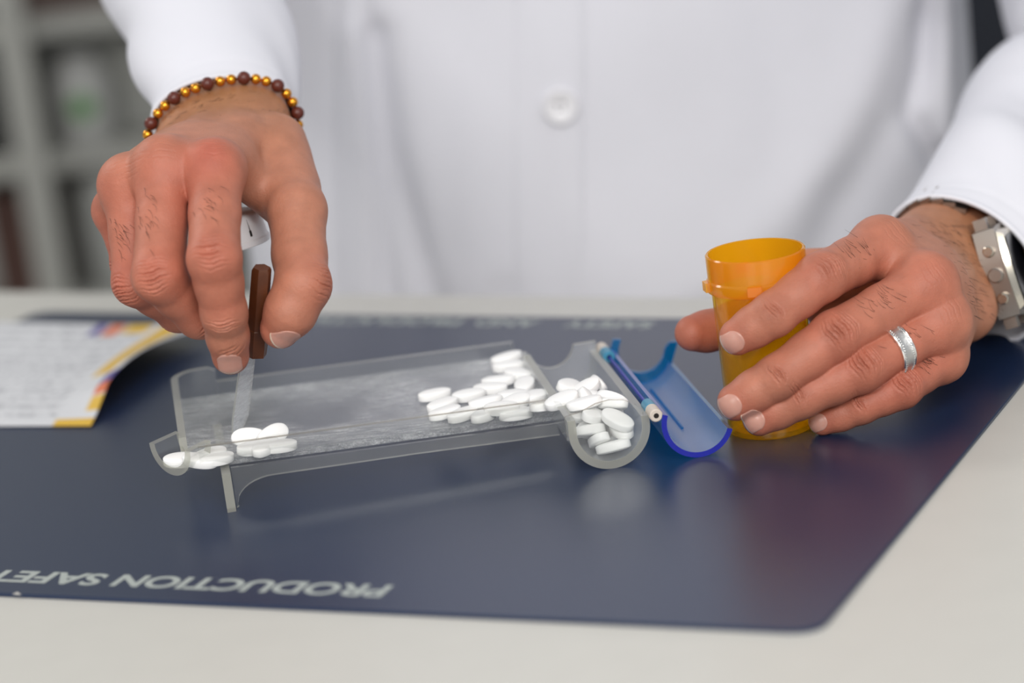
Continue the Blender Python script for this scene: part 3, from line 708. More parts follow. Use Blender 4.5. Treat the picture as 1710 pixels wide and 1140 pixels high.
def nail_mesh(h, dip, tip, r, D, wid, lng, shift, parent):
    ax = nrm(tip-dip); Dn = nrm(D-ax*(D@ax)); L_ = np.cross(ax, Dn)
    nu, nv = 15, 19; v = []; f = []; m = []
    G = []
    for j in range(nv):
        s = j/(nv-1)
        for i in range(nu):
            t = i/(nu-1)*2-1
            # rounded cuticle end, softly rounded free end
            base_s = -lng*.5+lng*.42*abs(t)**2.3; end_s = lng*.5-lng*.18*abs(t)**2.2
            ss = base_s+(end_s-base_s)*s
            th = t*1.05; R = wid/2/math.sin(1.05)
            G.append((ss+r*shift, L_*math.sin(th)*R, math.cos(th)*R-R))
    pts = A([tip+ax*g[0]+g[1]+Dn*(r+2.5+g[2]) for g in G])
    # drop onto the skin
    q = pts.copy()
    for _ in range(14): q = q-Dn*(np.clip(h.sdf(q), -1, 3)*.6)[:, None]
    hgt = (q-tip)@Dn
    hg = hgt.reshape(nv, nu)
    # past the fingertip the nail runs on straight
    for i in range(nu):
        for j in range(5, nv):
            lim = hg[j-1, i]+(hg[j-1, i]-hg[j-2, i])*.92-.015
            if hg[j, i] < lim: hg[j, i] = lim
    off = np.full((nv, nu), .22); off[0, :] = -.25; off[:, 0] = -.2; off[:, -1] = -.2
    q = q+Dn*((hg+off).ravel()-hgt)[:, None]
    f = [[j*nu+i, j*nu+i+1, (j+1)*nu+i+1, (j+1)*nu+i] for j in range(nv-1) for i in range(nu-1)]
    m = [1 if j >= nv-2 else 0 for j in range(nv-1) for i in range(nu-1)]
    o = mk('fingernail', q, f, [MAT['nail'], MAT['nailedge']], parent, True, None, m)
    md = o.modifiers.new('thickness', 'SOLIDIFY'); md.thickness = .35*S; md.offset = -1
    return o

CAMD = -FW
# --- hand with the spatula
H1 = Hand()
f1 = finger(H1, [(359, 286, 804, 9.1), (358, 432, 781, 8.2), (374, 522, 791, 7.1), (385, 594, 803, 5.9)], CAMD+UP*.25, nail=(CAMD+UP*.2, 8.0, 9.4, -.32), red=.5, flush=.3)
f2 = finger(H1, [(274, 280, 806, 9.1), (266, 460, 790, 8.4), (333, 526, 806, 7.3), (384, 540, 822, 6.0)], CAMD+UP*.1-RT*.2, red=.5, flush=.3)
f3 = finger(H1, [(214, 310, 814, 8.6), (229, 470, 806, 7.8), (298, 518, 824, 6.9), (352, 522, 838, 5.8)], CAMD*.8-RT*.7, red=.5, flush=.3)
f4 = finger(H1, [(194, 352, 827, 7.2), (219, 440, 828, 6.4), (268, 488, 844, 6.0), (312, 494, 856, 5.2)], CAMD*.5-RT*.9, red=.4, flush=.3)
th1 = [(at(462, 240, 846), 10.0), (at(496, 352, 818), 9.3), (at(500, 425, 808), 8.4), (at(506, 476, 800), 8.6), (at(485, 520, 800), 8.0), (at(468, 548, 803), 6.4)]
H1.fing.append(chain(th1, 2.5))
H1.nails.append((at(532, 512, 800), th1[5][0], th1[5][1], nrm(CAMD*.8+RT*.45-UP*.45), 8.4, 9.6, -.25))
knuckle(H1, th1[3][0], th1[5][0]-th1[1][0], CAMD*.5+RT*.8, 1.1, .4)
H1.tint += [(th1[3][0]+RT*5, 10, RED, .4), (th1[5][0], 9, RED, .5)]
wc1 = at(373, 203, 866); wl1, wr1 = at(328, 224, 864), at(424, 210, 862)
fa_l, fa_r = at(300, 60, 935), at(402, 50, 932)
def palm(h, mcps, wl, wr, fal, far, rw=12.5, k=7):
    n = len(mcps)
    for i, (p, r) in enumerate(mcps):
        t = i/(n-1); w = wr*(1-t)+wl*t
        h.palm.append((p, w, r*.97, rw*.86, 5.5 if i else k))
    for i in range(n-1):   # web between neighbours
        a, b = mcps[i], mcps[i+1]; h.palm.append((a[0]*.5+b[0]*.5, (wl+wr)/2*.35+(a[0]*.5+b[0]*.5)*.65, min(a[1], b[1])*.74, min(a[1], b[1])*.95, k))
    h.palm.append((wl, fal, rw, rw*1.25, 8)); h.palm.append((wr, far, rw, rw*1.25, 8))
    h.palm.append(((wl+wr)/2, (fal+far)/2, rw*1.02, rw*1.25, 8))
palm(H1, [f1[0], f2[0], f3[0], f4[0]], wl1, wr1, fa_l, fa_r, 11.4)
H1.palm.append((at(410, 250, 838), at(452, 262, 840), 10, 10, 7))
H1.palm.append((at(402, 292, 822), at(472, 345, 826), 7.0, 6.5, 6))      # web towards the thumb
H1.palm.append((at(440, 250, 850), at(485, 318, 830), 10, 8.5, 6))
for q in (f1, f2, f3):                                                       # knuckle bumps and tendons
    H1.palm.append((q[0][0]+CAMD*1.2+UP*1.0, q[0][0]+CAMD*1.0+UP*1.2+A([0, .5, 0]), 8.6, 8.6, 3))
for q, w in ((f1, .25), (f2, .5), (f3, .75)):
    e = wr1*(1-w)+wl1*w; u_ = UP*6.5
    H1.palm.append((q[0][0]+UP*5.0+A([0, 4, 0]), e+UP*8.0, 2.4, 2.0, 4))
for q in (f1, f2, f3): knuckle(H1, q[0][0]+UP*2, q[1][0]-q[0][0], CAMD+UP, 1.1, .35, 'mcp')
H1.tint += [(wc1, 30, TAN, .75), (at(360, 150, 860), 26, TAN, .5), (at(352, 258, 797), 7, RED, .5), (at(330, 300, 800), 14, RED, .2)]
# --- hand round the vial
H2 = Hand()
dn2 = CAMD+UP*.25
g1 = finger(H2, [(1470, 414, 826, 9.4), (1371, 463, 801, 7.8), (1291, 525, 796, 7.0), (1232, 562, 799, 5.8)], dn2, nail=(CAMD*.9-UP*.28-RT*.25, 7.4, 7.8), amp=.5, brown=.4, red=.3, flush=.25)
g2 = finger(H2, [(1548, 474, 814, 9.2), (1395, 562, 799, 8.2), (1299, 630, 797, 7.1), (1229, 671, 800, 5.9)], dn2, nail=(CAMD*.9-UP*.18-RT*.35, 7.6, 7.8), amp=.55, brown=.5, red=.3, flush=.25)
g3 = finger(H2, [(1572, 537, 815, 8.7), (1437, 615, 801, 7.6), (1334, 664, 801, 6.7), (1268, 699, 803, 5.4)], dn2, nail=(CAMD*.9-UP*.1-RT*.4, 7.0, 7.2), amp=.55, brown=.45, red=.3, flush=.25)
g4 = finger(H2, [(1570, 596, 822, 8.0), (1504, 647, 808, 6.7), (1438, 678, 808, 5.5), (1374, 702, 811, 4.7)], dn2, nail=(CAMD*.9-UP*.1-RT*.4, 6.0, 6.6), amp=.5, brown=.4, red=.3, flush=.25)
th2 = [(at(1462, 452, 854), 10.5), (at(1352, 462, 852), 8.8), (at(1285, 510, 850), 7.6), (at(1225, 543, 848), 7.4), (at(1180, 553, 845), 6.6), (at(1157, 556, 842), 6.0)]
H2.fing.append(chain(th2, 2.5)); H2.tint += [(th2[5][0], 10, RED, .6)]
wl2, wr2 = at(1604, 474, 872), at(1548, 412, 872)
fb_l, fb_r = at(1706, 340, 936), at(1646, 290, 936)
palm(H2, [g1[0], g2[0], g3[0], g4[0]], wl2, wr2, fb_l, fb_r, 12.0)
H2.palm.append((at(1462, 440, 850), at(1560, 440, 868), 11, 12, 7))
H2.palm.append((at(1392, 500, 862), at(1540, 490, 856), 11, 12, 7))
H2.palm.append((at(1520, 520, 842), at(1580, 520, 862), 11, 11, 7))
H2.palm.append((at(1612, 505, 862), at(1618, 520, 858), 9.0, 9.0, 6))       # heel below the ulna
for q in (g1, g2, g3, g4):
    H2.palm.append((q[0][0]+CAMD*.8+UP*.9, q[0][0]+CAMD*.6+UP*1.0+A([.5, 0, 0]), q[0][1]*.93, q[0][1]*.93, 3))
for q, w in ((g1, 0), (g2, .33), (g3, .66), (g4, 1)):
    e = wr2*(1-w)+wl2*w; H2.palm.append((q[0][0]+CAMD*4+UP*3, e+CAMD*6+UP*6, 2.6, 2.2, 4))
for q in (g1, g2, g3): knuckle(H2, q[0][0]+CAMD*3, q[1][0]-q[0][0], CAMD+UP*.4, 1.1, .3, 'mcp')
H2.tint += [((wl2+wr2)/2, 26, TAN, .8), (at(1560, 455, 806), 10, RED, .2)]

# --- body: both hands and arms, upper arms and trunk in one mesh
def bounds(h, m=3, ycut=None):
    pts = []; 
    for (a, b, ra, rb, k) in h.palm+[c for ch in h.fing for c in ch]:
        for p, r in ((a, ra), (b, rb)): pts += [p-r-m, p+r+m]
    pts = A(pts); return pts.min(0), pts.max(0)
RES = 0.42
VV, QQ, CC = [], [], []; nvt = 0
for h in (H1, H2):
    lo, hi = bounds(h); V_, Q_, c_ = hand_mesh(h, lo, hi, RES)
    VV.append(V_); QQ.append(Q_+nvt); CC.append(c_); nvt += len(V_)
TC = A([55.0, 1195.0, 0.0])             # trunk centre line
HB = Hand(); HB.block = 80.0
sh1, sh2 = A([-95, 1190, 420]), A([185, 1180, 420])
el1, el2 = at(285, -190, 1075), at(1850, 60, 1060)
HB.palm = [((fa_l+fa_r)/2, el1, 17, 21, 8), (el1, sh1, 21, 27, 8), ((fb_l+fb_r)/2, el2, 17, 21, 8), (el2, sh2, 21, 27, 8),
           (TC+A([-60, 0, 380]), TC+A([60, 0, 380]), 70, 70, 30), (TC+A([-65, 0, 0]), TC+A([65, 0, 0]), 72, 72, 40), (TC+A([-60, 0, 200]), TC+A([60, 0, 200]), 74, 74, 40), (TC+A([-50, 0, -300]), TC+A([50, 0, -300]), 78, 78, 40)]
HB.fing = [[(TC+A([0, 0, 430]), TC+A([0, 0, 500]), 36, 34, 5)]]
lo, hi = bounds(HB, 8); V_, Q_ = surface_nets(HB.sdf, lo, hi, 6.0)
VV.append(V_); QQ.append(Q_+nvt); CC.append(np.tile(BASE, (len(V_), 1)))
VV = np.concatenate(VV); QQ = np.concatenate(QQ); CC = np.concatenate(CC)
person = thing('person', A([43, 1190, -750]), 'person in a white lab coat counting tablets with a spatula and vial', 'person')
me = bpy.data.meshes.new('body'); me.vertices.add(len(VV)); me.vertices.foreach_set('co', (VV*S).astype(np.float32).ravel())
me.loops.add(QQ.size); me.polygons.add(len(QQ)); me.loops.foreach_set('vertex_index', QQ.astype(np.int32).ravel())
me.polygons.foreach_set('loop_start', np.arange(len(QQ), dtype=np.int32)*4); me.polygons.foreach_set('loop_total', np.full(len(QQ), 4, np.int32))
me.update(calc_edges=True); me.polygons.foreach_set('use_smooth', np.ones(len(QQ), bool)); me.materials.append(MAT['skin'])
ca = me.color_attributes.new('tint', 'FLOAT_COLOR', 'POINT'); ca.data.foreach_set('color', np.concatenate([CC, np.ones((len(CC), 1))], 1).astype(np.float32).ravel())
body = bpy.data.objects.new('body', me); COL.objects.link(body); put(body, person)
for h in (H1, H2):
    for nl_ in h.nails: nail_mesh(h, *nl_, body)

# --- fine hairs on the fingers, backs of the hands and wrists
hmb = MB(); rh = random.Random(8)
roots = {id(H1): [], id(H2): []}
def hair_at(h, p0, D, along, ln, curl, jit=.5): roots[id(h)].append((p0, D, along, ln, curl, A([rh.uniform(-jit, jit) for _ in range(3)])))
def grow(h):
    R_ = roots[id(h)]; q = A([r[0] for r in R_]); DD = A([r[1] for r in R_])
    for _ in range(10): q = q-DD*(np.clip(h.sdf(q), -3, 8)*.8)[:, None]
    for p, (p0, D, along, ln, curl, jv) in zip(q, R_):
        d = nrm(along+D*.22+jv*.5); side = np.cross(d, D); pts = [p]
        for k in range(4):
            pts.append(pts[-1]+d*ln/4); d = nrm(d-D*.07+side*curl*.22)
        hmb.tube(pts, [.05, .05, .045, .035, .015], 3, cap=False)
for h, fs, D0, lat in ((H1, (f1, f2, f3), CAMD+UP*.1, -1), (H2, (g1, g2, g3, g4), CAMD+UP*.3, 1)):
    for fi, F_ in enumerate(fs):
        a_, b_ = F_[0][0], F_[1][0]; ax, Dn, Lt = frame(h, a_, b_, D0-(RT*.5 if (h is H1 and fi >= 1) else 0))
        for _ in range(26):
            t = rh.gauss(.55, .1); th = rh.gauss(-.15*lat, .28); r = 9
            hair_at(h, a_*(1-t)+b_*t+(Dn*math.cos(th)+Lt*math.sin(th))*(r+1), nrm(Dn*math.cos(th)+Lt*math.sin(th)), ax*.6+Lt*lat*.7, rh.uniform(2.8, 5.2), rh.uniform(.2, 1.6))
for h, c, spread, ax, n in ((H2, at(1600, 450, 858), (20, 16), nrm(g4[0][0]-wl2), 260), (H1, at(380, 180, 855), (22, 10), nrm(f2[0][0]-wc1), 110)):
    for _ in range(n):
        p = c+RT*rh.uniform(-1, 1)*spread[0]+UP*rh.uniform(-1, 1)*spread[1]+CAMD*14
        hair_at(h, p, CAMD, ax*.3+RT*(.9 if h is H2 else -.8)-UP*.4, rh.uniform(2, 4.2), rh.uniform(-1, 1))
grow(H1); grow(H2)
hr_ = hmb.build('fine_hair', MAT['hair'], body, True, None); tag(hr_, 'sparse dark hairs on fingers and wrists', kind='stuff')

# ------------------------------------------------------------------ lab coat
def spline(P, n):
    P = A(P, float); k = len(P); out = []
    for t in np.linspace(0, k-1, n):
        i = min(int(t), k-2); u = t-i; p0, p1, p2, p3 = P[max(i-1, 0)], P[i], P[i+1], P[min(i+2, k-1)]
        out.append(.5*((2*p1)+(-p0+p2)*u+(2*p0-5*p1+4*p2-p3)*u*u+(-p0+3*p1-3*p2+p3)*u**3))
    return A(out)
def sleeve(stations, lateral, seed, amp, rows=120, seg=96):
    """stations: centre, lateral radius, other radius"""
    R_ = np.random.RandomState(seed)
    data = spline([list(c)+[r1, r2] for c, r1, r2 in stations], rows); C_ = data[:, :3]
    waves = [(R_.randint(1, 5), R_.uniform(.03, .11), R_.uniform(0, 6.3), R_.uniform(-1, 1)) for _ in range(9)]
    v = []; s = 0; lat = nrm(lateral)
    rings = []
    for i in range(rows):
        t = nrm(C_[min(i+1, rows-1)]-C_[max(i-1, 0)]); l = nrm(lat-t*(lat@t)); u = np.cross(t, l)
        if i: s += np.linalg.norm(C_[i]-C_[i-1])
        ring = []
        fade = min(1, s/14)
        for k in range(seg):
            a = 2*math.pi*k/seg
            d = sum(math.sin(m*a+w*s+ph+sl*math.sin(a+ph)*1.5) for m, w, ph, sl in waves)/len(waves)*2.2
            d = math.copysign(abs(d)**1.3, d)
            rr = 1+amp*d*(.15+.85*fade)
            bead = .5*math.exp(-((s-1.0)/1.2)**2)-.35*math.exp(-((s-9)/.7)**2)
            ring.append(C_[i]+(l*math.cos(a)*(data[i, 3]*rr+bead)+u*math.sin(a)*(data[i, 4]*rr+bead)))
        rings.append(ring)
    # lining turned inwards from the cuff
    inner = [[C_[j]+(A(p)-C_[j])*.955 for p in rings[j]] for j in (26, 18, 10, 4, 0)]
    allr = inner+rings; v = [p for r in allr for p in r]
    f = [[i*seg+k, i*seg+(k+1) % seg, (i+1)*seg+(k+1) % seg, (i+1)*seg+k] for i in range(len(allr)-1) for k in range(seg)]
    return v, f
coatv = MB()
sl1 = [(at(375, 197, 871), 24.6, 15.0), (at(369, 150, 893), 27.8, 20), (at(350, 75, 925), 30, 25), (at(324, -5, 965), 31.5, 29), (at(300, -110, 1020), 35, 34), (el1, 37, 37), (el1*.6+sh1*.4, 38, 38), (sh1, 44, 50)]
v, f = sleeve(sl1, RT, 4, .07); coatv.add(v, f)
lat2 = wl2-wr2
sl2 = [(at(1607, 454, 884), 31, 26), (at(1640, 408, 900), 32, 28), (at(1692, 335, 932), 34, 31), (at(1765, 225, 980), 37, 35), (el2, 40, 39), (el2*.62+sh2*.38, 41, 40), (sh2, 46, 50)]
v, f = sleeve(sl2, lat2, 11, .085); coatv.add(v, f)
# trunk
def onplane(x, y, Y=1100.0):
    d = ray(x, y); p = CAMP+d*(Y/d[1]); return p[0], p[2]
FOLDS = [  # px polyline, width (px), depth (u): grooves positive, ridges negative
    ([(630, 60), (655, 250), (690, 380), (725, 500), (760, 620)], 24, 6.0), ([(600, -50), (625, 150), (640, 330), (650, 500)], 16, 3.5), ([(590, 60), (600, 300), (605, 500)], 26, -4.0),
    ([(560, -50), (555, 250), (560, 500)], 14, 2.0), ([(760, -60), (745, 200), (755, 500)], 30, 1.8), ([(1000, -50), (1010, 200), (1060, 480)], 40, 1.5),
    ([(1280, 600), (1330, 500), (1400, 340), (1500, 200), (1560, 60)], 46, 6.0), ([(1230, -140), (1290, 120), (1280, 560)], 50, 1.8), ([(1520, -40), (1470, 120), (1400, 260), (1250, 400), (1200, 560)], 60, -3.0),
    ([(1568, -60), (1556, 120), (1530, 200), (1580, 290)], 20, 8.0), ([(1610, -40), (1600, 120), (1600, 240)], 22, -7.0), ([(1040, 560), (1180, 500), (1330, 470)], 26, 2.2), ([(780, 560), (840, 480)], 26, 1.6)]
FO = []
for pl, w, d in FOLDS:
    q = A([onplane(*p) for p in pl]); FO.append((q, w/3.9, d))
def foldy(X, Z):
    out = np.zeros_like(X)
    for q, w, d in FO:
        best = np.full(X.shape, 1e9)
        for i in range(len(q)-1):
            a, b = q[i], q[i+1]; ab = b-a; t = np.clip(((X-a[0])*ab[0]+(Z-a[1])*ab[1])/(ab@ab), 0, 1)
            best = np.minimum(best, np.hypot(X-a[0]-t*ab[0], Z-a[1]-t*ab[1]))
        out += d*np.exp(-(best/w)**2)
    out += .8*np.sin(X*.09+Z*.021)+.7*np.sin(Z*.06-X*.03+1.3)
    return out
AW, BD = 173.0, 108.0
def trunk_pt(a, z):
    fl = 1.0+.05*np.clip((-z)/300, 0, 1); top_ = np.clip((z-330)/130, 0, 1); sq = np.sqrt(np.maximum(1-top_**2*.92, .05))
    c, s_ = np.cos(a), np.sin(a)
    X = TC[0]+AW*fl*sq*np.sign(c)*np.abs(c)**.8; Y = TC[1]-BD*fl*(.55+.45*sq)*np.sign(s_)*np.abs(s_)**.75
    F = foldy(X, z)*np.clip(s_*2, 0, 1)
    return X, Y+F, z
nz, na = 260, 300
zz = np.linspace(-420, 455, nz); aa = np.linspace(0, 2*math.pi, na, endpoint=False)
Ag, Zg = np.meshgrid(aa, zz); X, Y, Z = trunk_pt(Ag, Zg)
v = np.stack([X, Y, Z], -1).reshape(-1, 3)
f = [[i*na+k, i*na+(k+1) % na, (i+1)*na+(k+1) % na, (i+1)*na+k] for i in range(nz-1) for k in range(na)]
coatv.add(v, f)
coat = coatv.build('lab_coat', MAT['coat'], person, True, None); tag(coat, 'white buttoned lab coat')
def front_y(x, z):
    x = np.atleast_1d(A(x, float)); z = np.atleast_1d(A(z, float)); c = (x-TC[0])/AW; s_ = np.sqrt(np.maximum(1-np.abs(c)**2.5, .01))**.75
    r = TC[1]-BD*s_+foldy(x, z); return r if len(r) > 1 else float(r[0])
# placket: a second layer of cloth with a stitched edge
xa, _ = onplane(857, 240, 1088); xb, _ = onplane(978, 240, 1088)
pz = np.linspace(-420, 440, 180); px_ = np.linspace(xa, xb, 14); v = []
lean = [onplane(857, y, 1088) for y in (0, 480)]; sl_ = (lean[1][0]-lean[0][0])/(lean[1][1]-lean[0][1])
for z in pz:
    for i, x in enumerate(px_):
        xx = x+sl_*(z-lean[0][1]*.5-lean[1][1]*.5)*1.0
        e = .15 if i in (0, 13) else 1.3+.25*math.sin(z*.05+i*.6); v.append((xx, e, z))
v = A(v); v[:, 1] = front_y(v[:, 0], v[:, 2])-v[:, 1]
f = [[i*14+k, i*14+k+1, (i+1)*14+k+1, (i+1)*14+k] for i in range(len(pz)-1) for k in range(13)]
plk = mk('placket', v, f, MAT['coat'], coat, True)
for (bx_, by_) in ((935, 175), (900, -190)):
    x, z = onplane(bx_, by_, 1088); c = A([x, front_y(x, z)-1.7, z])
    mb = MB(); mb.lathe([(.01, 1.0), (3.6, 1.0), (4.6, 1.3), (5.4, 2.2), (6.6, 2.4), (7.4, 1.8), (7.6, .9), (7.2, 0), (.01, 0)], c, (0, -1, .05), 40)
    bt = mb.build('button', MAT['buttonm'], coat)
    for dx, dz in ((-1.4, -1.4), (1.4, -1.4), (-1.4, 1.4), (1.4, 1.4)):
        h_ = MB(); h_.lathe([(.01, 1.15), (.6, 1.15), (.6, .6), (.01, .6)], c+A([dx, 0, dz]), (0, -1, .05), 10); h_.build('thread_hole', MAT['cuffin'], bt)

# ------------------------------------------------------------------ bracelet, ring, watch
def girdle(h, c, axis, ref, n, start=30.0):
    axis = nrm(axis); e1 = nrm(ref-axis*(ref@axis)); e2 = np.cross(axis, e1); an = np.arange(n)*2*math.pi/n
    dirs = np.cos(an)[:, None]*e1+np.sin(an)[:, None]*e2; t = np.full(n, start)
    for _ in range(60): t = t-np.clip(h.sdf(c+dirs*t[:, None]), -2, 4)*.7
    return c+dirs*t[:, None], dirs
bc = (wl1+wr1)/2*1.01-(fa_l+fa_r)/2*.01; bax = nrm((fa_l+fa_r)/2-(wl1+wr1)/2); bax = nrm(bax-UP*.25)
loop, dirs = girdle(H1, bc, bax, RT, 240)
lp = np.r_[loop, loop[:1]]; dd = np.r_[0, np.cumsum(np.linalg.norm(np.diff(lp, axis=0), axis=1))]
brc = thing('bracelet', bc, 'bracelet of brown and gold beads on the wrist above the spatula', 'bracelet')
mb = MB(); mb.tube(np.r_[loop+dirs*2.4, loop[:2]+dirs[:2]*2.4], .45, 6, cap=False); mb.build('cord', MAT['redbead'], brc)
def bead_mesh(r, m, name):
    bm = bmesh.new(); bmesh.ops.create_uvsphere(bm, u_segments=14, v_segments=9, radius=r*S); me = bpy.data.meshes.new(name)
    for q in bm.faces: q.smooth = True
    bm.to_mesh(me); bm.free(); me.materials.append(m); return me
br_, bg_ = bead_mesh(2.3, MAT['redbead'], 'wood_bead'), bead_mesh(1.8, MAT['gold'], 'gold_bead')
s = 0; k = 0; pat = [(br_, 2.0), (bg_, 1.6), (bg_, 1.6)]
while s < dd[-1]-1.2:
    me_, r = pat[k % 3]; s2 = s+r
    p = A([np.interp(s2, dd, lp[:, i]) for i in range(3)]); dq = A([np.interp(s2, dd, np.r_[dirs, dirs[:1]][:, i]) for i in range(3)])
    o = bpy.data.objects.new('bead', me_); COL.objects.link(o); put(o, brc); o.location = [float(x)*S for x in p+dq*(r*.6+1.4)]
    s += 2*r*1.02; k += 1

rc_ = g3[0][0]*.40+g3[1][0]*.60; rax = nrm(g3[1][0]-g3[0][0]); rax = nrm(rax+UP*.05)
rc_ = rc_-0*UP
HR = Hand(); HR.fing = [H2.fing[2]]; HR.palm = []
lp2, d2 = girdle(HR, rc_, rax, UP, 64, 14); rr = np.linalg.norm(lp2-rc_, axis=1).mean()
ring = thing('finger_ring', rc_, 'engraved silver band on the ring finger of the hand holding the vial', 'ring')
mb = MB(); mb.lathe([(rr-.15, -2.6), (rr+.75, -2.6), (rr+.95, -2.2), (rr+.75, -1.8), (rr+.8, 0), (rr+.75, 1.8), (rr+.95, 2.2), (rr+.75, 2.6), (rr-.15, 2.6)], rc_, rax, 72, closed=True, mi=[1, 1, 1, 0, 0, 1, 1, 1, 1])
mb.build('band', [MAT['silver'], MAT['silver2']], ring, True, 50)
e1_ = nrm(np.cross(rax, [0.2, 0.97, 0.1])); e2_ = np.cross(rax, e1_)
for sgn in (-1, 1):
    mb = MB()
    for k in range(64):
        a = 2*math.pi*k/64; p = rc_+rax*1.55*sgn+(e1_*math.cos(a)+e2_*math.sin(a))*(rr+.8)
        mb.lathe([(.01, -.3), (.22, -.2), (.3, 0), (.22, .2), (.01, .3)], p, e1_*math.cos(a)+e2_*math.sin(a), 6)
    mb.build('beaded_edge', MAT['silver2'], ring)

watch_c = at(1682, 450, 868)
wl_ = nrm(-UP*.955+RT*.30); wn_ = nrm(RT*.86+CAMD*.40+UP*.26); wn_ = nrm(wn_-wl_*(wn_@wl_)); ws_ = np.cross(wl_, wn_)
if ws_@CAMD < 0: ws_ = -ws_
watch = thing('wrist_watch', watch_c, 'steel wrist watch with black dial under the right-hand cuff', 'watch')
def wp(l, s_, n_): return watch_c+wl_*l+ws_*s_+wn_*n_
def slab(sec, n0, n1, mats, name, par, ins=.0, m=0):
    mb = MB(); k = len(sec)
    def fn(p, a):
        sc = 1-ins*(a-n0)/(n1-n0); return wp(p[0]*sc, p[1]*sc, a)
    mb.prism(sec, fn, n0, n1, m); return mb.build(name, mats, par, True, 35)
def tonneau(L_, W_, bul=1.6, n=8):
    pts = []
    for t in np.linspace(-1, 1, n): pts.append((L_*t, -W_-bul*(1-t*t)))
    for t in np.linspace(-1, 1, n): pts.append((L_+bul*.6*(1-t*t), W_*t))
    for t in np.linspace(1, -1, n): pts.append((L_*t, W_+bul*(1-t*t)))
    for t in np.linspace(1, -1, n): pts.append((-L_-bul*.6*(1-t*t), W_*t))
    return pts
case = slab(tonneau(15, 12), -5, 2.6, MAT['steel'], 'case', watch)
slab(tonneau(13.6, 10.8), 2.6, 4.6, MAT['steel2'], 'bezel', watch, .08)
slab(tonneau(11.0, 8.6), 4.5, 4.9, MAT['dial'], 'dial', watch)
for l, r, hgt, nm in ((-8, 1.9, 2.4, 'pusher'), (8.5, 1.9, 2.4, 'pusher'), (.3, 2.5, 2.8, 'crown')):
    mb = MB(); mb.lathe([(.01, 0), (r*.7, 0), (r*.7, .8), (r, 1.0), (r, hgt-.4), (r-.4, hgt), (.01, hgt)], wp(l, 12.6, -1.0), ws_, 20); mb.build(nm, MAT['steel2'] if nm == 'pusher' else MAT['steel'], watch)
for sgn in (-1, 1):
    for sd_ in (-7.5, 7.5):
        mb = MB(); mb.box(wp(sgn*16.5, sd_, -2.2), (wl_, ws_, wn_), (2.6, 1.7, 2.2)); mb.build('lug', MAT['steel'], watch, False, None)
wst = (wl2+wr2)/2*.80+(fb_l+fb_r)/2*.20; wax = nrm((fb_l+fb_r)/2-(wl2+wr2)/2)
lp3, d3 = girdle(H2, wst, wax, RT, 30, 30)
for k in range(30):
    if d3[k]@wn_ > .55: continue
    t = nrm(np.cross(wax, d3[k])); mb = MB(); mb.box(lp3[k]+d3[k]*1.0, (t, wax, d3[k]), (2.1, 7.0, .8)); mb.build('strap_link', MAT['steel'], watch, False, None)

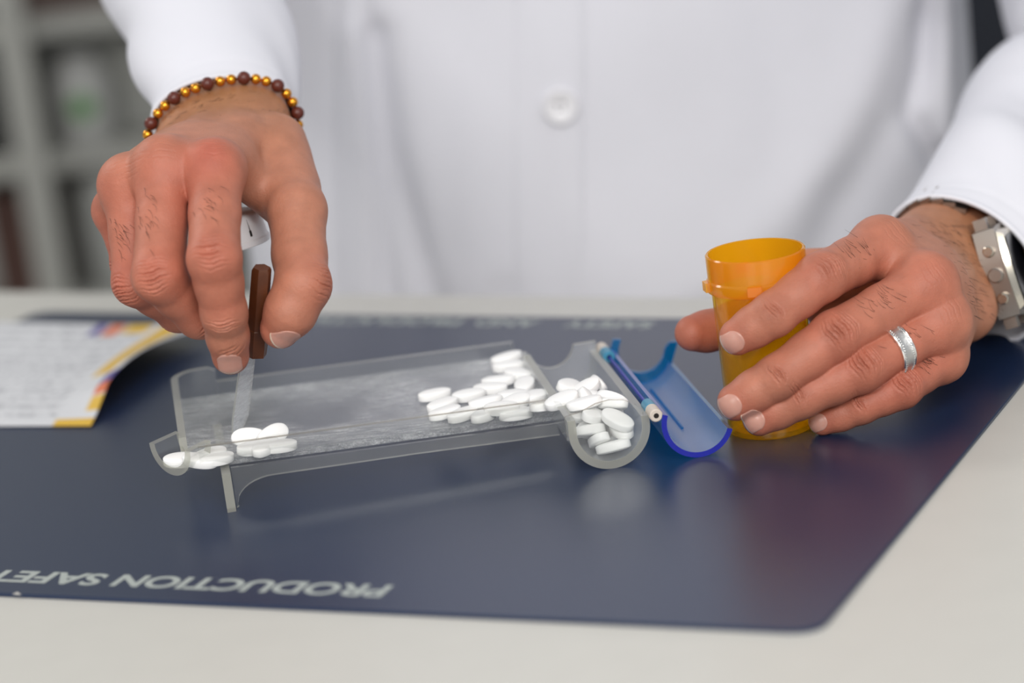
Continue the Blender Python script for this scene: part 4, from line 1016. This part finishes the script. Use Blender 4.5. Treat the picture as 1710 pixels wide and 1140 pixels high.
# ------------------------------------------------------------------ shelves far behind
DB = 2250.0
def bgp(x, y, d=DB): return at(x, y, d)
shel = thing('shelf_unit', A([-420, bgp(100, 300)[1], -750]), 'grey metal shelf unit, out of focus behind the counter', 'shelf')
gm = pmat('shelf_metal', '#a8a8a2', .5, noise=.04, nscale=12); gd = pmat('shelf_back', '#bcbdb8', .7)
yb = bgp(100, 300)[1]
MB().box((-430, yb+78, 150), np.eye(3), (420, 8, 900)).build('back_panel', gd, shel, False, None)
for xp in (bgp(58, 240)[0], bgp(260, 240)[0]+40, -800):
    MB().box((xp, yb-10, 150), np.eye(3), (13, 12, 900)).build('upright', gm, shel, False, None)
for yy in (28, 262, 520):
    z = bgp(130, yy)[2]; MB().box((-480, yb+30, z), np.eye(3), (330, 40, 9)).build('shelf_board', gm, shel, False, None)
def jar(px, py, r, hh, col, capcol, label, cat, label_col=None, name='storage_jar'):
    b = bgp(px, py); b[1] = yb+14+r; z0 = max([q for q in [bgp(130, yy)[2]+9 for yy in (28, 262, 520)] if q <= b[2]+12] or [b[2]])
    b[2] = z0; t = thing(name, b, label, cat)
    mb = MB(); mb.lathe([(.01, 0), (r*.95, 0), (r, r*.06), (r, hh*.72), (r*.9, hh*.8), (r*.6, hh*.86), (r*.6, hh*.9), (.01, hh*.9)], b, (0, 0, 1), 32); mb.build('body', pmat('jar_body', col, .4), t)
    mb = MB(); mb.lathe([(.01, hh*.85), (r*.68, hh*.85), (r*.7, hh*.98), (r*.6, hh), (.01, hh)], b, (0, 0, 1), 28); mb.build('lid', pmat('jar_lid', capcol, .4), t)
    if label_col:
        mb = MB(); mb.lathe([(.01, .6), (r*.42, .6), (r*.42, -3), (.01, -3)], b+A([r*.05, -r, hh*.42]), (0, -1, 0), 28); mb.build('label', pmat('jar_label', label_col, .6), t)
jar(142, 230, 26, 78, '#c9c9c6', '#c4c4c2', 'pale round jar with a round green label on the grey shelf', 'jar', '#5f9a55')
jar(186, 470, 26, 112, '#c4c6c2', '#c9cac8', 'tall pale bottle on the lower grey shelf beside the counter', 'bottle', None, 'storage_bottle')
def carton(px, py, hx_, hz, col, label, dy=60):
    b = bgp(px, py); b[1] = yb+dy-6; lv = [bgp(130, yy)[2]+9 for yy in (28, 262, 520)]; b[2] = max([q for q in lv if q <= b[2]] or [min(lv)])+hz+.2; t = thing('carton', b-A([0, 0, hz]), label, 'box')
    MB().box(b, np.eye(3), (hx_, 30, hz)).build('carton_body', pmat('carton_card', col, .7, noise=.1, nscale=15), t, False, None)
    MB().box(b+A([0, 0, hz+1]), np.eye(3), (hx_*1.02, 31, 2)).build('carton_lid', pmat('carton_lid', col, .7), t, False, None)
carton(38, 400, 30, 46, '#4a3028', 'dark brown carton at the far left behind the counter', 40)
carton(8, 150, 24, 60, '#20201f', 'black box at the top left of the grey shelf', 40)
carton(130, -14, 50, 10, '#5a4a44', 'flat brown box on the top shelf board', 40)
dk = bgp(1655, 100, 2100)
cab = thing('cabinet', A([dk[0]+60, 2150, -750]), 'dark navy cabinet glimpsed between the torso and the right sleeve', 'cabinet')
MB().box((dk[0]+60, 2150, 50), np.eye(3), (180, 120, 800)).build('cabinet_body', pmat('cabinet_paint', '#151a26', .5), cab, False, None)
for sx in (-1, 1): MB().box((dk[0]+60+sx*88, 2028, 50), np.eye(3), (84, 4, 780)).build('cabinet_door', pmat('cabinet_door', '#181e2b', .5), cab, False, None)
